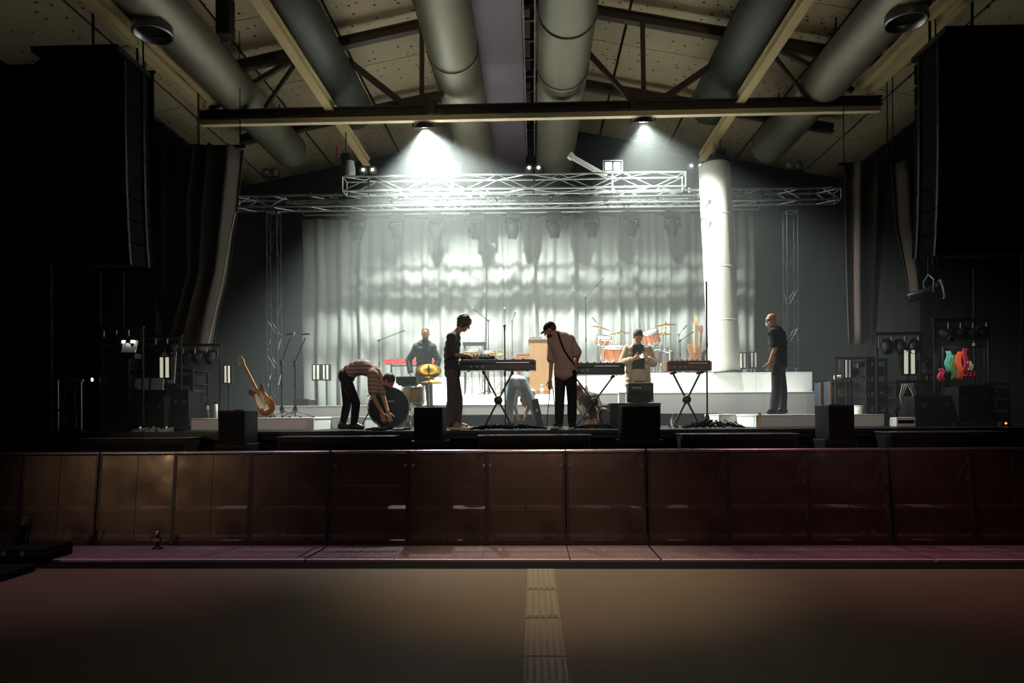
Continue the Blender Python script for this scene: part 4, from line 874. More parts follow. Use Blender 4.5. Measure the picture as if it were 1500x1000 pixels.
D = 12.0; a, b = gp(792, D, DECK), at(783, 584, D); t = thing('slim_case', 'narrow black case leaning against the leg in pale jeans', 'case', a); ax = (b - a)
obj('case_body', MB().bar((0, 0, .012), ax, .12, .10), K['black'], t, .02); obj('latch', MB().box(ax * .6 + Vector((0, -.06, 0)), (.04, .012, .05)), K['steel'], t)
p = gp(886, 11.35, DECK); t = thing('grey_backpack', 'slumped grey backpack beside the black amplifier case', 'bag', p); mb = MB().ell((0, 0, .15), (.13, .11, .17)).ell((.03, -.03, .10), (.11, .10, .10)).ell((-.02, .0, .28), (.08, .08, .06))
obj('bag_body', mb, mat('grey_canvas', '6c6868', .9, bump=.4), t); obj('strap', MB().tube([(-.06, -.08, .3), (-.1, -.13, .2), (-.06, -.12, .08)], .014), K['rubber'], t); obj('top_loop', MB().tube([(-.04, 0, .32), (-.02, 0, .37), (.02, 0, .32)], .01), K['rubber'], t)
# ================================================================ PEOPLE
def remesh(mb, voxel, smooth, name, factor=.5):
    me = mb.mesh(name + '_raw'); o = bpy.data.objects.new(name + '_raw', me); COL.objects.link(o)
    r = o.modifiers.new('r', 'REMESH'); r.mode = 'VOXEL'; r.voxel_size = voxel; r.use_smooth_shade = True
    if smooth: s = o.modifiers.new('s', 'SMOOTH'); s.factor = factor; s.iterations = smooth
    dg = bpy.context.evaluated_depsgraph_get(); out = bpy.data.meshes.new_from_object(o.evaluated_get(dg)); out.name = name
    bpy.data.objects.remove(o); bpy.data.meshes.remove(me)
    out.polygons.foreach_set('use_smooth', [True] * len(out.polygons)); return out
def V(*a): return Vector(a)
def hand(mb, wr, d, side, nrm, curl=.5, spread=.15):
    """wr wrist, d finger direction, side: thumb side, nrm: palm side"""
    d = d.normalized(); side = (side - d * side.dot(d)).normalized(); n = d.cross(side); n = n if n.dot(nrm) > 0 else -n
    Q = Matrix((side, d, n)).transposed(); mb.ell(wr + d * .048, (.040, .056, .017), Q, 12, 8); mb.cap(wr - d * .02, wr + d * .02, .026, .025, 10)
    for k, L in enumerate((.072, .082, .076, .058)):
        b = wr + d * .088 + side * (.031 - .0205 * k); u = (d + side * spread * (.5 - k / 3)).normalized(); p = b - d * .02; rr = .0088 - .0007 * (k == 3)
        for j, f in enumerate((.52, .30, .26)):
            q = p + u * (L * f + (.02 if j == 0 else 0)); mb.cap(p, q, rr - .0006 * j, rr - .0006 * (j + 1), 8); p = q
            u = (u * math.cos(curl) + n * math.sin(curl)).normalized()
    p = wr + d * .028 + side * .028; u = (d * .62 + side * .66 + n * .25).normalized()
    for L, rr in ((.044, .0115), (.032, .0105), (.026, .0095)):
        q = p + u * L; mb.cap(p, q, rr, rr - .001, 8); p = q; u = (u + n * .35 * curl + d * .25).normalized()
def person(label, loc, J, f, u, cl, skin='skin', rz=0.):
    """J joints in local coordinates; f, u: face direction and head up direction; cl: clothing settings"""
    t = thing('person', label, 'person', loc, rz); f = Vector(f).normalized(); u = Vector(u); u = (u - f * u.dot(f)).normalized(); s = f.cross(u).normalized()   # s: the person's right
    H = Vector(J['head']); g = {k: (Vector(v) if not isinstance(v, (list, tuple)) or len(v) == 3 else v) for k, v in J.items()}
    Q = Matrix((s, f, u)).transposed(); B = MB(); sk = K[skin]
    ch, pe = g['chest'], g['pelvis']
    # head
    B.ell(H + u * .01, (.074, .094, .102), Q, 18, 12); B.ell(H + f * .028 - u * .062, (.054, .062, .058), Q); B.ell(H + f * .062 - u * .098, (.026, .024, .02), Q)
    B.cap(H + f * .094 + u * .012, H + f * .112 - u * .03, .009, .015, 8); B.ell(H + f * .09 - u * .066, (.024, .012, .011), Q); B.ell(H + f * .084 + u * .028, (.052, .016, .011), Q)
    for e in (-1, 1): B.ell(H + s * (.076 * e) - u * .018 - f * .008, (.012, .022, .034), Q); B.ell(H + s * .043 * e - u * .032 + f * .066, (.024, .022, .018), Q)
    B.cap(H - u * .07 - f * .018, ch + (H - ch) * .12, .053, .062)
    # trunk and limbs
    tr = cl.get('trunk', 1.); hm = (g['hipL'] + g['hipR']) / 2
    up_ = (ch - hm).normalized(); ac = (g['shR'] - g['shL']).normalized(); fr = ac.cross(up_).normalized(); QT = Matrix((ac, fr, up_)).transposed()
    def trunk(mb, gr, k0=0):
        mb.cap(g['shL'], g['shR'], .062 + gr, n=14)
        L = (ch - hm).length
        for k in range(k0, 7):
            a = k / 6; wdt = (.150, .140, .132, .138, .152, .160, .140)[k] * tr; dp = (.112, .108, .102, .106, .112, .108, .080)[k] * tr
            bend = g.get('bend', V(0, 0, 0)) * math.sin(math.pi * a)
            mb.ell(hm + (ch - hm) * a * .93 + bend, (wdt + gr, dp + gr, .095 + gr * .5), QT, 16, 10)
    def arm(mb, S, gr, f0=0., f1=2.):
        pts = [g['sh' + S], g['el' + S], g['wr' + S]]; rr = [.054, .041, .029]
        if f1 >= 1: mb.cap(pts[0], pts[1], rr[0] + gr, rr[1] + gr)
        else: mb.cap(pts[0], pts[0] + (pts[1] - pts[0]) * f1, rr[0] + gr, rr[0] + gr)
        if f1 > 1: e = min(1, f1 - 1); mb.cap(pts[1], pts[1] + (pts[2] - pts[1]) * e, rr[1] + gr, rr[1] + (rr[2] - rr[1]) * e + gr)
    def leg(mb, S, gr, f1=2., wide=0.):
        pts = [g['hip' + S], g['kn' + S], g['an' + S]]; rr = [.084, .056, .040]
        mb.cap(pts[0], pts[1], rr[0] + gr, rr[1] + gr + wide * .5, 14)
        e = f1 - 1; k2 = pts[1] + (pts[2] - pts[1]) * .3; mb.cap(pts[1], k2, rr[1] + gr + wide * .5, .054 + gr + wide * .7)
        mb.cap(k2, pts[1] + (pts[2] - pts[1]) * e, .054 + gr + wide * .7, rr[2] + gr + wide)
    trunk(B, -.012)
    for S in 'LR':
        arm(B, S, -.003); leg(B, S, -.012); toe = g['toe' + S]; an = g['an' + S]; hl = an - (toe - an).normalized() * .05
        B.cap(V(hl.x, hl.y, max(hl.z - .03, .035)) if cl.get('flat', 1) else hl, toe, .034, .028)
        if cl.get('hand' + S) is not None: d, sd, n, cu = cl['hand' + S]; hand(B, g['wr' + S], Vector(d), Vector(sd), Vector(n), cu)
    obj('body', remesh(B, .0078, 3, 'body'), sk, t)
    for e in (-1, 1): obj('eye', MB().ell(H + s * .031 * e + f * .084 + u * .004, (.013, .010, .009), Q, 10, 7), K['eye'], t)
    obj('mouth', MB().ell(H + f * .1 - u * .068, (.02, .004, .005), Q, 10, 6), K['lip'], t)
    # clothes
    if cl.get('top'):
        C = MB(); trunk(C, .014 + cl.get('loose', 0), cl.get('crop', 0))
        if cl.get('collar', 1): C.cap(ch - (H - ch) * .05, ch + (H - ch) * .10, .078, .068)
        if not cl.get('crop'): C.ell(hm + up_ * .055, (.160 * tr + cl.get('loose', 0), .122 * tr + cl.get('loose', 0), .07), QT, 18, 10); C.ell(hm + up_ * .02, (.150 * tr + cl.get('loose', 0), .116 * tr + cl.get('loose', 0), .06), QT, 18, 10)
        for S in 'LR': arm(C, S, .016 + cl.get('loose', 0) * .6, f1=cl.get('sleeve', .7))
        obj(cl.get('topname', 'shirt'), remesh(C, .012, 4, 'shirt'), cl['top'], t)
    C = MB(); C.cap(g['hipL'], g['hipR'], .098, n=14); C.ell(hm + up_ * .07, (.148, .115, .09), QT, 16, 10)
    for S in 'LR': leg(C, S, .010, f1=cl.get('hem', 1.92), wide=cl.get('wide', .012))
    obj('trousers', remesh(C, .012, 4, 'trousers'), cl['bottom'], t)
    if cl.get('belt'): 
        obj('belt', MB().lathe([(.0, -.02)] + [(1, -.02), (1.03, 0), (1, .02)] + [(.0, .02)], n=24) if False else MB().ell(hm + up_ * .115, (.160, .128, .02), QT, 20, 6), cl['belt'], t)
    for S in 'LR':
        toe, an = g['toe' + S], g['an' + S]; d = (toe - an); d = d.normalized(); hl = an - V(d.x, d.y, 0) * .055; C = MB()
        if cl.get('flat', 1):
            zz = toe.z; C.cap(V(hl.x, hl.y, zz + .012), V(toe.x, toe.y, zz + .006), .042, .040, 12); C.cap(V(hl.x, hl.y, zz + .03), V(an.x, an.y, zz + .06), .042, .045, 12); C.cap(V(an.x, an.y, zz + .06), V(toe.x, toe.y, zz + .006), .044, .038)
        else: C.cap(hl, toe, .046, .042); C.cap(hl, an + (g['kn' + S] - an) * .12, .046, .05)
        m_ = C.mesh('shoe_raw'); sh = obj('shoe', remesh(C, .01, 3, 'shoe'), cl['shoe'], t)
        if cl.get('sole') and cl.get('flat', 1):
            obj('sole', MB().prism([(-.042, -.05), (.042, -.05), (.046, .06), (.04, .16), (0, .20), (-.04, .16), (-.046, .06)], .022, Matrix.Translation((hl.x, hl.y, toe.z - .022)) @ Matrix.Rotation(math.atan2(-d.x, d.y), 4, 'Z') @ Matrix.Diagonal((1, ((toe - hl).length + .085) / .25, 1, 1))), cl['sole'], sh)
    hr = cl.get('hair')
    if hr:
        C = MB(); k = hr.get('grow', .01); C.ell(H + u * .026 - f * .016, (.074 + k, .090 + k, .096 + k), Q, 18, 12)
        if hr.get('curls'):
            r_ = random.Random(3)
            for i in range(60):
                a, b = r_.uniform(0, 6.28), r_.uniform(-.05, 1); q = H + u * (.03 + .10 * b) - f * .016 + (s * math.cos(a) * .086 + f * math.sin(a) * .10) * math.sqrt(max(0, 1 - b * b)); 
                if (q - H).dot(f) < .075 or (q - H).dot(u) > .06: C.ell(q, r_.uniform(.024, .036), n=8, k=6)
        if hr.get('fringe'): C.ell(H + u * .075 + f * .062, (.066, .035, .03), Q); C.ell(H + u * .06 + f * .088, (.045, .02, .022), Q)
        if hr.get('nape'): C.ell(H - u * .04 - f * .065, (.06, .035, .06), Q)
        if hr.get('bun'): C.ell(H + u * .05 - f * .1, .045); C.ell(H + u * .10 - f * .02, (.05, .05, .035), Q)
        obj('hair', remesh(C, .0085, 1 if hr.get('curls') else 2, 'hair'), hr['mat'], t)
    if cl.get('beard'):
        C = MB(); C.ell(H + f * .036 - u * .078, (.056, .064, .05), Q); C.ell(H + f * .07 - u * .10, (.035, .035, .035), Q); obj('beard', remesh(C, .009, 2, 'beard'), cl['beard'], t)
    if cl.get('cap'):
        C = MB(); C.ell(H + u * .042 - f * .006, (.086, .104, .078), Q, 18, 12); cp = obj('cap', remesh(C, .009, 2, 'cap'), cl['cap'], t)
        P = []
        for i in range(9):
            a = math.pi * i / 8; P.append([H + u * (.036 - .012 * r_) + f * (.075 + .09 * math.sin(a) * r_) + s * (math.cos(a) * .078) for r_ in (0, .5, 1)])
        bl = obj('brim', MB().grid(P), cl['cap'], cp); so = bl.modifiers.new('t', 'SOLIDIFY'); so.thickness = .006
    if cl.get('mask'):
        C = MB(); C.ell(H + f * .052 - u * .058, (.058, .066, .05), Q); mk_ = obj('face_mask', remesh(C, .008, 2, 'mask'), cl['mask'], t)
        for e in (-1, 1): obj('ear_loop', MB().tube([H + s * .056 * e + f * .045 - u * .04, H + s * .082 * e - f * .0 - u * .012, H + s * .084 * e - f * .012 - u * .03], .004), cl['mask'], mk_)
    return t, g

K['striped'] = (lambda M: M)(mat('striped_shirt', 'b59a8c', .85, var=.05))
def stripes(M, col2, scale, axis=0):
    nt = M.node_tree; b = nt.nodes['Principled BSDF']; tc = nt.nodes.new('ShaderNodeTexCoord'); wv = nt.nodes.new('ShaderNodeTexWave'); wv.inputs['Scale'].default_value = scale; wv.bands_direction = 'XYZ'[axis]
    wv.inputs['Distortion'].default_value = .6; nt.links.new(tc.outputs['Object'], wv.inputs['Vector']); st = nt.nodes.new('ShaderNodeMath'); st.operation = 'GREATER_THAN'; st.inputs[1].default_value = .6
    nt.links.new(wv.outputs['Fac'], st.inputs[0]); mx = nt.nodes.new('ShaderNodeMix'); mx.data_type = 'RGBA'; mx.inputs['B'].default_value = lin(col2) + [1]
    src = b.inputs['Base Color'].links[0].from_socket; nt.links.new(st.outputs[0], mx.inputs['Factor']); nt.links.new(src, mx.inputs['A']); nt.links.new(mx.outputs['Result'], b.inputs['Base Color'])
stripes(K['striped'], '8a6a60', 5.2, 2)
cloth = lambda n, c: mat(n, c, .88, var=.16, scale=9, bump=.35)
K['c_black'] = cloth('black_trouser_cloth', '15151a'); K['c_char'] = cloth('charcoal_shirt_cloth', '3a3234'); K['c_brown'] = cloth('brown_grey_trousers', '5a5355'); K['c_pink'] = cloth('washed_rose_shirt', 'b89e8e')
K['c_jacket'] = cloth('dark_jacket', '24292b'); K['c_jeans'] = cloth('pale_blue_denim', 'a3b4bd'); K['c_sweater'] = cloth('olive_brown_sweater', '5e482e'); K['c_white'] = cloth('white_shirt', 'd8d6d0')
K['c_beige'] = cloth('beige_overshirt', 'b5a584'); K['c_cream'] = cloth('cream_trousers', 'b9a888'); K['c_navytop'] = cloth('dark_navy_top', '1c2230'); K['c_tee'] = cloth('black_tee', '121214'); K['c_dkjeans'] = cloth('dark_jeans', '1d1f25')
K['shoe_b'] = mat('black_shoe', '141312', .5); K['shoe_t'] = mat('tan_shoe', 'a08a70', .6); K['sole_w'] = mat('white_sole', 'dcdad2', .6); K['maskw'] = mat('white_mask', 'dedbd2', .8)
K['hairb'] = mat('black_hair', '1b1512', .55, var=.4, scale=60, bump=.6); K['hairo'] = mat('auburn_hair', '8a5128', .55, var=.4, scale=60, bump=.6); K['hairg'] = mat('short_grey_hair', '4a3a30', .7, var=.4, scale=60, bump=.4)

# bending man, side on, facing right
D = 10.65; p = gp(509, D, DECK); k = 1000 / D
def loc(px, py, y, p=p, D=D): q = at(px, py, D); return (q.x - p.x, y, q.z - p.z)
person('man in striped shirt and black trousers bending far forward over the bass drum', p, dict(
    head=loc(569, 558, 0), chest=loc(550, 543, 0), pelvis=loc(505, 549, 0), bend=V(-.0, 0, .10),
    shL=loc(546, 549, .19), shR=loc(549, 549, -.17), elL=loc(557, 580, .22), elR=loc(551, 582, -.2), wrL=loc(566, 603, .12), wrR=loc(562, 604, -.14),
    hipL=loc(504, 551, .10), hipR=loc(507, 551, -.10), knL=loc(505, 592, .13), knR=loc(524, 590, -.1), anL=loc(499, 619, .14), anR=loc(521, 621, -.1), toeL=(loc(510, 620, .14)[0], .16, .04), toeR=(loc(533, 620, -.1)[0], -.12, .04)),
    (.75, -.1, -.75), (.8, 0, .55), dict(top=K['striped'], sleeve=.75, bottom=K['c_black'], shoe=K['shoe_b'], hair=dict(mat=K['hairdark'], grow=.012, nape=1), beard=K['hairdark'], wide=.006, loose=.012,
    handL=((.2, 0, -1), (1, 0, 0), (0, -1, 0), .35), handR=((.25, 0, -1), (1, 0, 0), (0, 1, 0), .35)))
# young man at the synthesizer, side on, facing right
D = 10.85; p = gp(663, D, DECK)
def loc(px, py, y, p=p, D=D): q = at(px, py, D); return (q.x - p.x, y, q.z - p.z)
person('young man with curly brown hair in dark clothes playing the small synthesizer', p, dict(
    head=loc(679.5, 474, 0), chest=loc(666, 491, .0), pelvis=loc(663, 545, 0), bend=V(-.035, 0, 0),
    shL=loc(665, 495, .18), shR=loc(663, 496, -.17), elL=loc(663, 521, .22), elR=loc(660, 521, -.2), wrL=loc(688, 521, .12), wrR=loc(685, 521, -.08),
    hipL=loc(663, 547, .09), hipR=loc(663, 547, -.09), knL=loc(669, 585, .12), knR=loc(664, 586, -.1), anL=loc(666, 618, .13), anR=loc(661, 619, -.11), toeL=(loc(681, 620, .12)[0], .15, .04), toeR=(loc(677, 620, -.1)[0], -.13, .04)),
    (.86, -.08, -.5), (.5, 0, .86), dict(top=K['c_char'], sleeve=1.15, bottom=K['c_brown'], shoe=K['shoe_t'], sole=K['sole_w'], hair=dict(mat=K['hairdark'], grow=.024, curls=1, fringe=1, nape=1), wide=.046, hem=1.95, loose=.006,
    handL=((1, .1, -.25), (0, -1, 0), (0, 0, -1), .4), handR=((1, .1, -.25), (0, 1, 0), (0, 0, -1), .4)))
# man in cap, back three quarters towards the hall, looking down to the left
D = 10.45; p = gp(827, D, DECK)
def loc(px, py, y, p=p, D=D): q = at(px, py, D); return (q.x - p.x, y, q.z - p.z)
cap_t, g_ = person('man in dark cap and rose shirt seen from behind, looking down', p, dict(
    head=loc(806, 482, .06), chest=loc(822, 492, .03), pelvis=loc(829, 545, 0), bend=V(.0, -.03, 0),
    shL=loc(810, 499, .10), shR=loc(834, 499, -.02), elL=loc(808, 530, .10), elR=loc(847, 520, .0), wrL=loc(806, 555, .06), wrR=loc(843, 536, .12),
    hipL=loc(821, 547, .05), hipR=loc(836, 547, -.04), knL=loc(820, 588, .06), knR=loc(838, 588, -.02), anL=loc(819, 620, .05), anR=loc(838, 620, .02), toeL=(loc(812, 620, .1)[0], .16 - .28, .04), toeR=(loc(842, 620, .1)[0], .16, .04)),
    (-.80, .30, -.45), (-.4, .1, .9), dict(top=K['c_pink'], sleeve=.8, bottom=K['c_black'], shoe=K['shoe_b'], sole=K['sole_w'], cap=K['blackmat'], hair=dict(mat=K['hairdark'], grow=.006), beard=K['hairdark'], wide=.018, loose=.022,
    handL=((0, 0, -1), (-.8, .5, 0), (.8, .4, 0), .55), handR=((-.5, .6, .2), (0, 0, 1), (0, 1, 0), .6)))
sp = [loc(817, 488, -.10), loc(820, 500, -.165), loc(826, 515, -.17), loc(835, 528, -.15), loc(842, 536, -.06)]
obj('shoulder_strap', MB().tube(sp, .014, 6), K['c_black'], cap_t)
q0 = Vector(p) + Vector(loc(805, 566, .06)); tag(obj('hanging_lead', MB().tube([q0, q0 + V(.0, .02, -.14), q0 + V(-.03, 0, -.4), q0 + V(-.045, .03, DECK - q0.z + .01)], .007).tube([q0 + V(.05, 0, 0), q0 + V(.07, .02, -.2), q0 + V(.11, 0, -.45), q0 + V(.12, .03, DECK - q0.z + .01)], .007), K['rubber']), 'pair of thin black leads hanging from the cap man\'s left hand', 'cable')
# man in dark jacket at the back, facing the hall, looking down
D = 13.75; p = gp(621, D, BASE)
def loc(px, py, y, p=p, D=D): q = at(px, py, D); return (q.x - p.x, y, q.z - p.z)
person('man in dark jacket behind the golden cymbals, hands at his sides, facing the hall', p, dict(
    head=loc(624, 489, -.06), chest=loc(622, 502, -.02), pelvis=loc(621, 548, 0),
    shL=loc(633, 509, -.02), shR=loc(611, 509, -.02), elL=loc(642, 527, .0), elR=loc(599, 527, .0), wrL=loc(638, 545, -.08), wrR=loc(602, 545, -.08),
    hipL=loc(627, 549, 0), hipR=loc(615, 549, 0), knL=loc(629, 577, -.02), knR=loc(614, 577, -.02), anL=loc(630, 601, .02), anR=loc(613, 601, .02), toeL=(loc(632, 600, 0)[0], -.15, .04), toeR=(loc(611, 600, 0)[0], -.15, .04)),
    (.1, -.85, -.5), (0, -.5, .85), dict(top=K['c_jacket'], topname='jacket', sleeve=1.97, bottom=K['c_black'], shoe=K['shoe_b'], hair=dict(mat=K['hairg'], grow=.003), beard=K['hairg'], loose=.02, wide=.012,
    handL=((-.1, -.2, -1), (-.4, -1, 0), (-1, 0, 0), .5), handR=((.1, -.2, -1), (.4, -1, 0), (1, 0, 0), .5)), skin='skinwarm')
# person in pale jeans bending away
D = 12.3; p = gp(762, D, DECK)
def loc(px, py, y, p=p, D=D): q = at(px, py, D); return (q.x - p.x, y, q.z - p.z)
person('person in pale blue jeans bending away behind the stage piano stand', p, dict(
    head=loc(768, 586, .42), chest=loc(765, 572, .36), pelvis=loc(757, 556, -.02), bend=V(0, 0, .05),
    shL=loc(753, 574, .38), shR=loc(779, 574, .38), elL=loc(752, 592, .50), elR=loc(776, 592, .5), wrL=loc(757, 608, .42), wrR=loc(769, 608, .42),
    hipL=loc(750, 558, .0), hipR=loc(765, 559, .0), knL=loc(746, 588, -.03), knR=loc(779, 588, -.05), anL=loc(745, 617, .02), anR=loc(790, 617, .05), toeL=(loc(743, 617, 0)[0], .18, .04), toeR=(loc(797, 617, 0)[0], .2, .04)),
    (.1, .3, -.95), (0, .9, .1), dict(top=K['c_white'], sleeve=.8, bottom=K['c_jeans'], shoe=K['shoe_b'], hair=dict(mat=K['hairo'], grow=.012, nape=1), wide=.03, hem=1.9,
    handL=((.2, 0, -1), (0, 1, 0), (1, 0, 0), .5), handR=((-.2, 0, -1), (0, 1, 0), (-1, 0, 0), .5)))
# crouching person in brown sweater
D = 11.75; p = gp(858, D, DECK)
def loc(px, py, y, p=p, D=D): q = at(px, py, D); return (q.x - p.x, y, q.z - p.z)
person('person in olive brown sweater crouching under the right keyboard, hands on the floor', p, dict(
    head=loc(846, 573, -.12), chest=loc(857, 580, -.04), pelvis=loc(868, 604, .12), bend=V(.03, 0, .05),
    shL=loc(869, 583, -.12), shR=loc(846, 586, -.02), elL=loc(877, 598, -.26), elR=loc(853, 602, -.22), wrL=loc(872, 611, -.32), wrR=loc(858, 612, -.32),
    hipL=loc(875, 606, .10), hipR=loc(862, 607, .12), knL=loc(884, 597, -.22), knR=loc(854, 603, -.16), anL=loc(880, 617, .03), anR=loc(862, 617, .05), toeL=(loc(882, 617, 0)[0], -.16, .04), toeR=(loc(858, 617, 0)[0], -.14, .04)),
    (-.3, -.75, -.6), (-.3, -.55, .8), dict(top=K['c_sweater'], topname='sweater', sleeve=1.9, bottom=K['c_brown'], shoe=K['shoe_b'], hair=dict(mat=K['hairo'], grow=.012, nape=1), loose=.02,
    handL=((-.2, -.3, -1), (-1, 0, 0), (0, -1, 0), .4), handR=((.1, -.3, -1), (1, 0, 0), (0, -1, 0), .4)), skin='skinwarm')
# woman with phone
D = 11.95; p = gp(934, D, DECK)
def loc(px, py, y, p=p, D=D): q = at(px, py, D); return (q.x - p.x, y, q.z - p.z)
wt, gw = person('woman in beige overshirt and navy top looking down at a phone in both hands', p, dict(
    head=loc(934, 493, -.05), chest=loc(934, 507, .0), pelvis=loc(935, 549, 0),
    shL=loc(949, 511, 0), shR=loc(919, 511, 0), elL=loc(957, 532, -.02), elR=loc(911, 532, -.02), wrL=loc(945, 526, -.25), wrR=loc(925, 527, -.25),
    hipL=loc(941, 551, 0), hipR=loc(928, 551, 0), knL=loc(942, 588, -.03), knR=loc(927, 588, -.03), anL=loc(942, 619, .02), anR=loc(926, 619, .02), toeL=(loc(944, 600, 0)[0], -.17, .04), toeR=(loc(924, 600, 0)[0], -.17, .04)),
    (0, -.8, -.6), (0, -.55, .8), dict(trunk=.88, top=K['c_navytop'], topname='top', crop=2, collar=0, sleeve=.02, bottom=K['c_cream'], shoe=K['shoe_t'], hair=dict(mat=K['hairdark'], grow=.012, bun=1), wide=.05,
    handL=((-.8, -.25, .25), (-.2, 0, 1), (-.3, 1, 0), .7), handR=((.8, -.25, .25), (.2, 0, 1), (.3, 1, 0), .7)), skin='skinwarm')
# her open overshirt: two front halves, back and sleeves
C = MB(); gv = gw
hm = (gv['hipL'] + gv['hipR']) / 2
for S, sg in (('L', 1), ('R', -1)):
    C.cap(gv['sh' + S], gv['el' + S], .078, .070); C.cap(gv['el' + S], gv['el' + S] + (gv['wr' + S] - gv['el' + S]) * .75, .068, .055)
    for f_ in range(9):
        a = f_ / 8; z = gv['sh' + S].z * (1 - a) + (hm.z - .14) * a; C.ell(V(hm.x + sg * (.135 + .035 * a), .01, z), (.062, .125 + .015 * a, .06), n=12, k=8); C.ell(V(hm.x + sg * .06, .085, z), (.11, .05, .06), n=12, k=8)
    C.cap(gv['sh' + S], V(hm.x + sg * .055, -.01, gv['chest'].z + .0), .062, .05)
ov = obj('overshirt', remesh(C, .012, 4, 'overshirt'), K['c_beige'], wt)
mid = (gv['wrL'] + gv['wrR']) / 2; ph_t = thing('phone', 'small dark phone held by the woman in the beige overshirt', 'phone', Vector(p) + mid + V(0, -.085, .035)); obj('phone_case', MB().box((0, 0, 0), (.072, .012, .145), Matrix.Rotation(R(-50), 3, 'X')), K['blackgloss'], ph_t, .003); obj('screen', MB().box((0, .006, .005), (.064, .004, .13), Matrix.Rotation(R(-50), 3, 'X')), K['navy'], ph_t)
# masked man on the right riser, facing left
D = 11.75; p = gp(1139, D, RIS)
def loc(px, py, y, p=p, D=D): q = at(px, py, D); return (q.x - p.x, y, q.z - p.z)
person('bald man in black tee and white face mask on the right low riser', p, dict(
    head=loc(1130, 469, -.0), chest=loc(1137, 483, .0), pelvis=loc(1139, 533, 0), bend=V(.02, 0, 0),
    shL=loc(1128, 489, -.14), shR=loc(1147, 488, .14), elL=loc(1129, 512, -.20), elR=loc(1152, 512, .2), wrL=loc(1123, 531, -.16), wrR=loc(1146, 533, .2),
    hipL=loc(1135, 535, -.09), hipR=loc(1144, 535, .09), knL=loc(1134, 570, -.10), knR=loc(1149, 570, .08), anL=loc(1131, 600, -.08), anR=loc(1149, 600, .08), toeL=(loc(1121, 600, -.1)[0], -.15, .04), toeR=(loc(1140, 600, .1)[0], .05, .04)),
    (-.92, -.35, -.12), (-.1, 0, 1), dict(trunk=1.08, top=K['c_tee'], sleeve=.72, bottom=K['c_dkjeans'], shoe=K['shoe_b'], mask=K['maskw'], hair=dict(mat=K['skin'], grow=-.006), loose=.02, wide=.02,
    handL=((-.1, .3, -1), (-1, 0, 0), (0, 1, 0), .7), handR=((-.3, .1, -1), (-1, 0, 0), (0, -1, 0), .5)))
# ================================================================ GEAR AT THE STAGE SIDES
def strobe(px, py, w_, h_, D, label, z0, body=.12, lit='tube', wall=0.):
    """floor light with two upright lit tubes; px,py centre"""
    c = at(px, py, D); W, Hh = w_ / 1000 * D, h_ / 1000 * D; t = thing('tube_light', label, 'stage light', (c.x, D, z0)); zc = c.z - z0
    obj('housing', MB().box((-wall / 2, body / 2, zc), (W + .05 + wall, body, Hh + .05)), K['black'], t, .008)
    for s in (-1, 1): obj('light_tube', MB().box((s * W * .28, -.006, zc), (W * .30, .02, Hh)), K[lit], t, .004)
    obj('divider', MB().box((0, -.008, zc), (W * .14, .024, Hh + .03)), K['black'], t)
    if zc - Hh / 2 > .06: obj('stand_post', MB().cyl((0, body / 2, .01), (0, body / 2, zc - Hh / 2 - .02), .018, n=8), K['darkmetal'], t); obj('stand_base', MB().lathe([(.001, .025), (.15, .02), (.16, 0), (.001, 0)], (0, body / 2, 0), n=16), K['darkmetal'], t)
strobe(241, 538, 15, 30, 11.9, 'twin tube light on the left, at the end of a long black housing', DECK, wall=.45); strobe(333, 548, 9, 25, 12.6, 'narrow twin tube light behind the sunburst bass headstock', DECK, lit='tube')
strobe(463, 545, 10, 21, 15.2, 'left twin tube light at the left foot of the pale backdrop curtain', DECK, lit='dimtube'); strobe(477, 545, 9, 21, 15.2, 'right twin tube light at the left foot of the pale backdrop curtain', DECK, lit='dimtube')
strobe(1088, 528, 9, 21, 16.6, 'left twin tube light at the right foot of the pale backdrop curtain', S3, lit='dimtube'); strobe(1104, 527, 9, 21, 16.6, 'right twin tube light at the right foot of the pale backdrop curtain', S3, lit='dimtube')
strobe(1242, 540, 8, 25, 12.6, 'narrow twin tube light above the navy amplifiers', DECK, lit='dimtube'); strobe(1332, 530, 17, 34, 11.9, 'twin tube light on the right, beside the coloured cloths', DECK, wall=-.0)
def rack(px0, px1, py, D, label, shelves=3, depth=.6, seed=1, z0=None, mat_='darkmetal', units=True):
    a, b = X(px0, D), X(px1, D); z0 = DECK if z0 is None else z0; h = Z((px0 + px1) / 2, py, D) - z0; w_ = b - a; r_ = random.Random(seed)
    t = thing('equipment_rack', label, 'rack', ((a + b) / 2, D + depth / 2, z0))
    for sx in (-1, 1):
        for sy in (-1, 1): obj('post', MB().bar((sx * (w_ / 2 - .02), sy * depth / 2, 0), (sx * (w_ / 2 - .02), sy * depth / 2, h), .035), K[mat_], t)
    for i in range(shelves + 1):
        z = .08 + (h - .1) * i / shelves; obj('shelf', MB().box((0, 0, z), (w_, depth, .03)), K['black'], t)
        if units and i < shelves:
            zz = z + .02; top = .08 + (h - .1) * (i + 1) / shelves - .06
            while zz < top - .05:
                uh = r_.choice((.05, .09, .14)); uh = min(uh, top - zz); uu = obj('rack_unit', MB().b2((-w_ / 2 + .05, -depth / 2 + .01, zz), (w_ / 2 - .05, depth / 2 - .08, zz + uh - .006)), K[r_.choice(('black', 'darkmetal', 'blackgloss', 'blackmat'))], t)
                for k in range(r_.choice((1, 2, 3))): obj('unit_knob', MB().lathe([(.012, 0), (.01, .012), (.001, .014)], (-w_ / 2 + .12 + k * .09, -depth / 2 + .01, zz + uh / 2), (0, -1, 0), 8), K[r_.choice(('steel', 'alu', 'rubber'))], uu)
                zz += uh
    return t
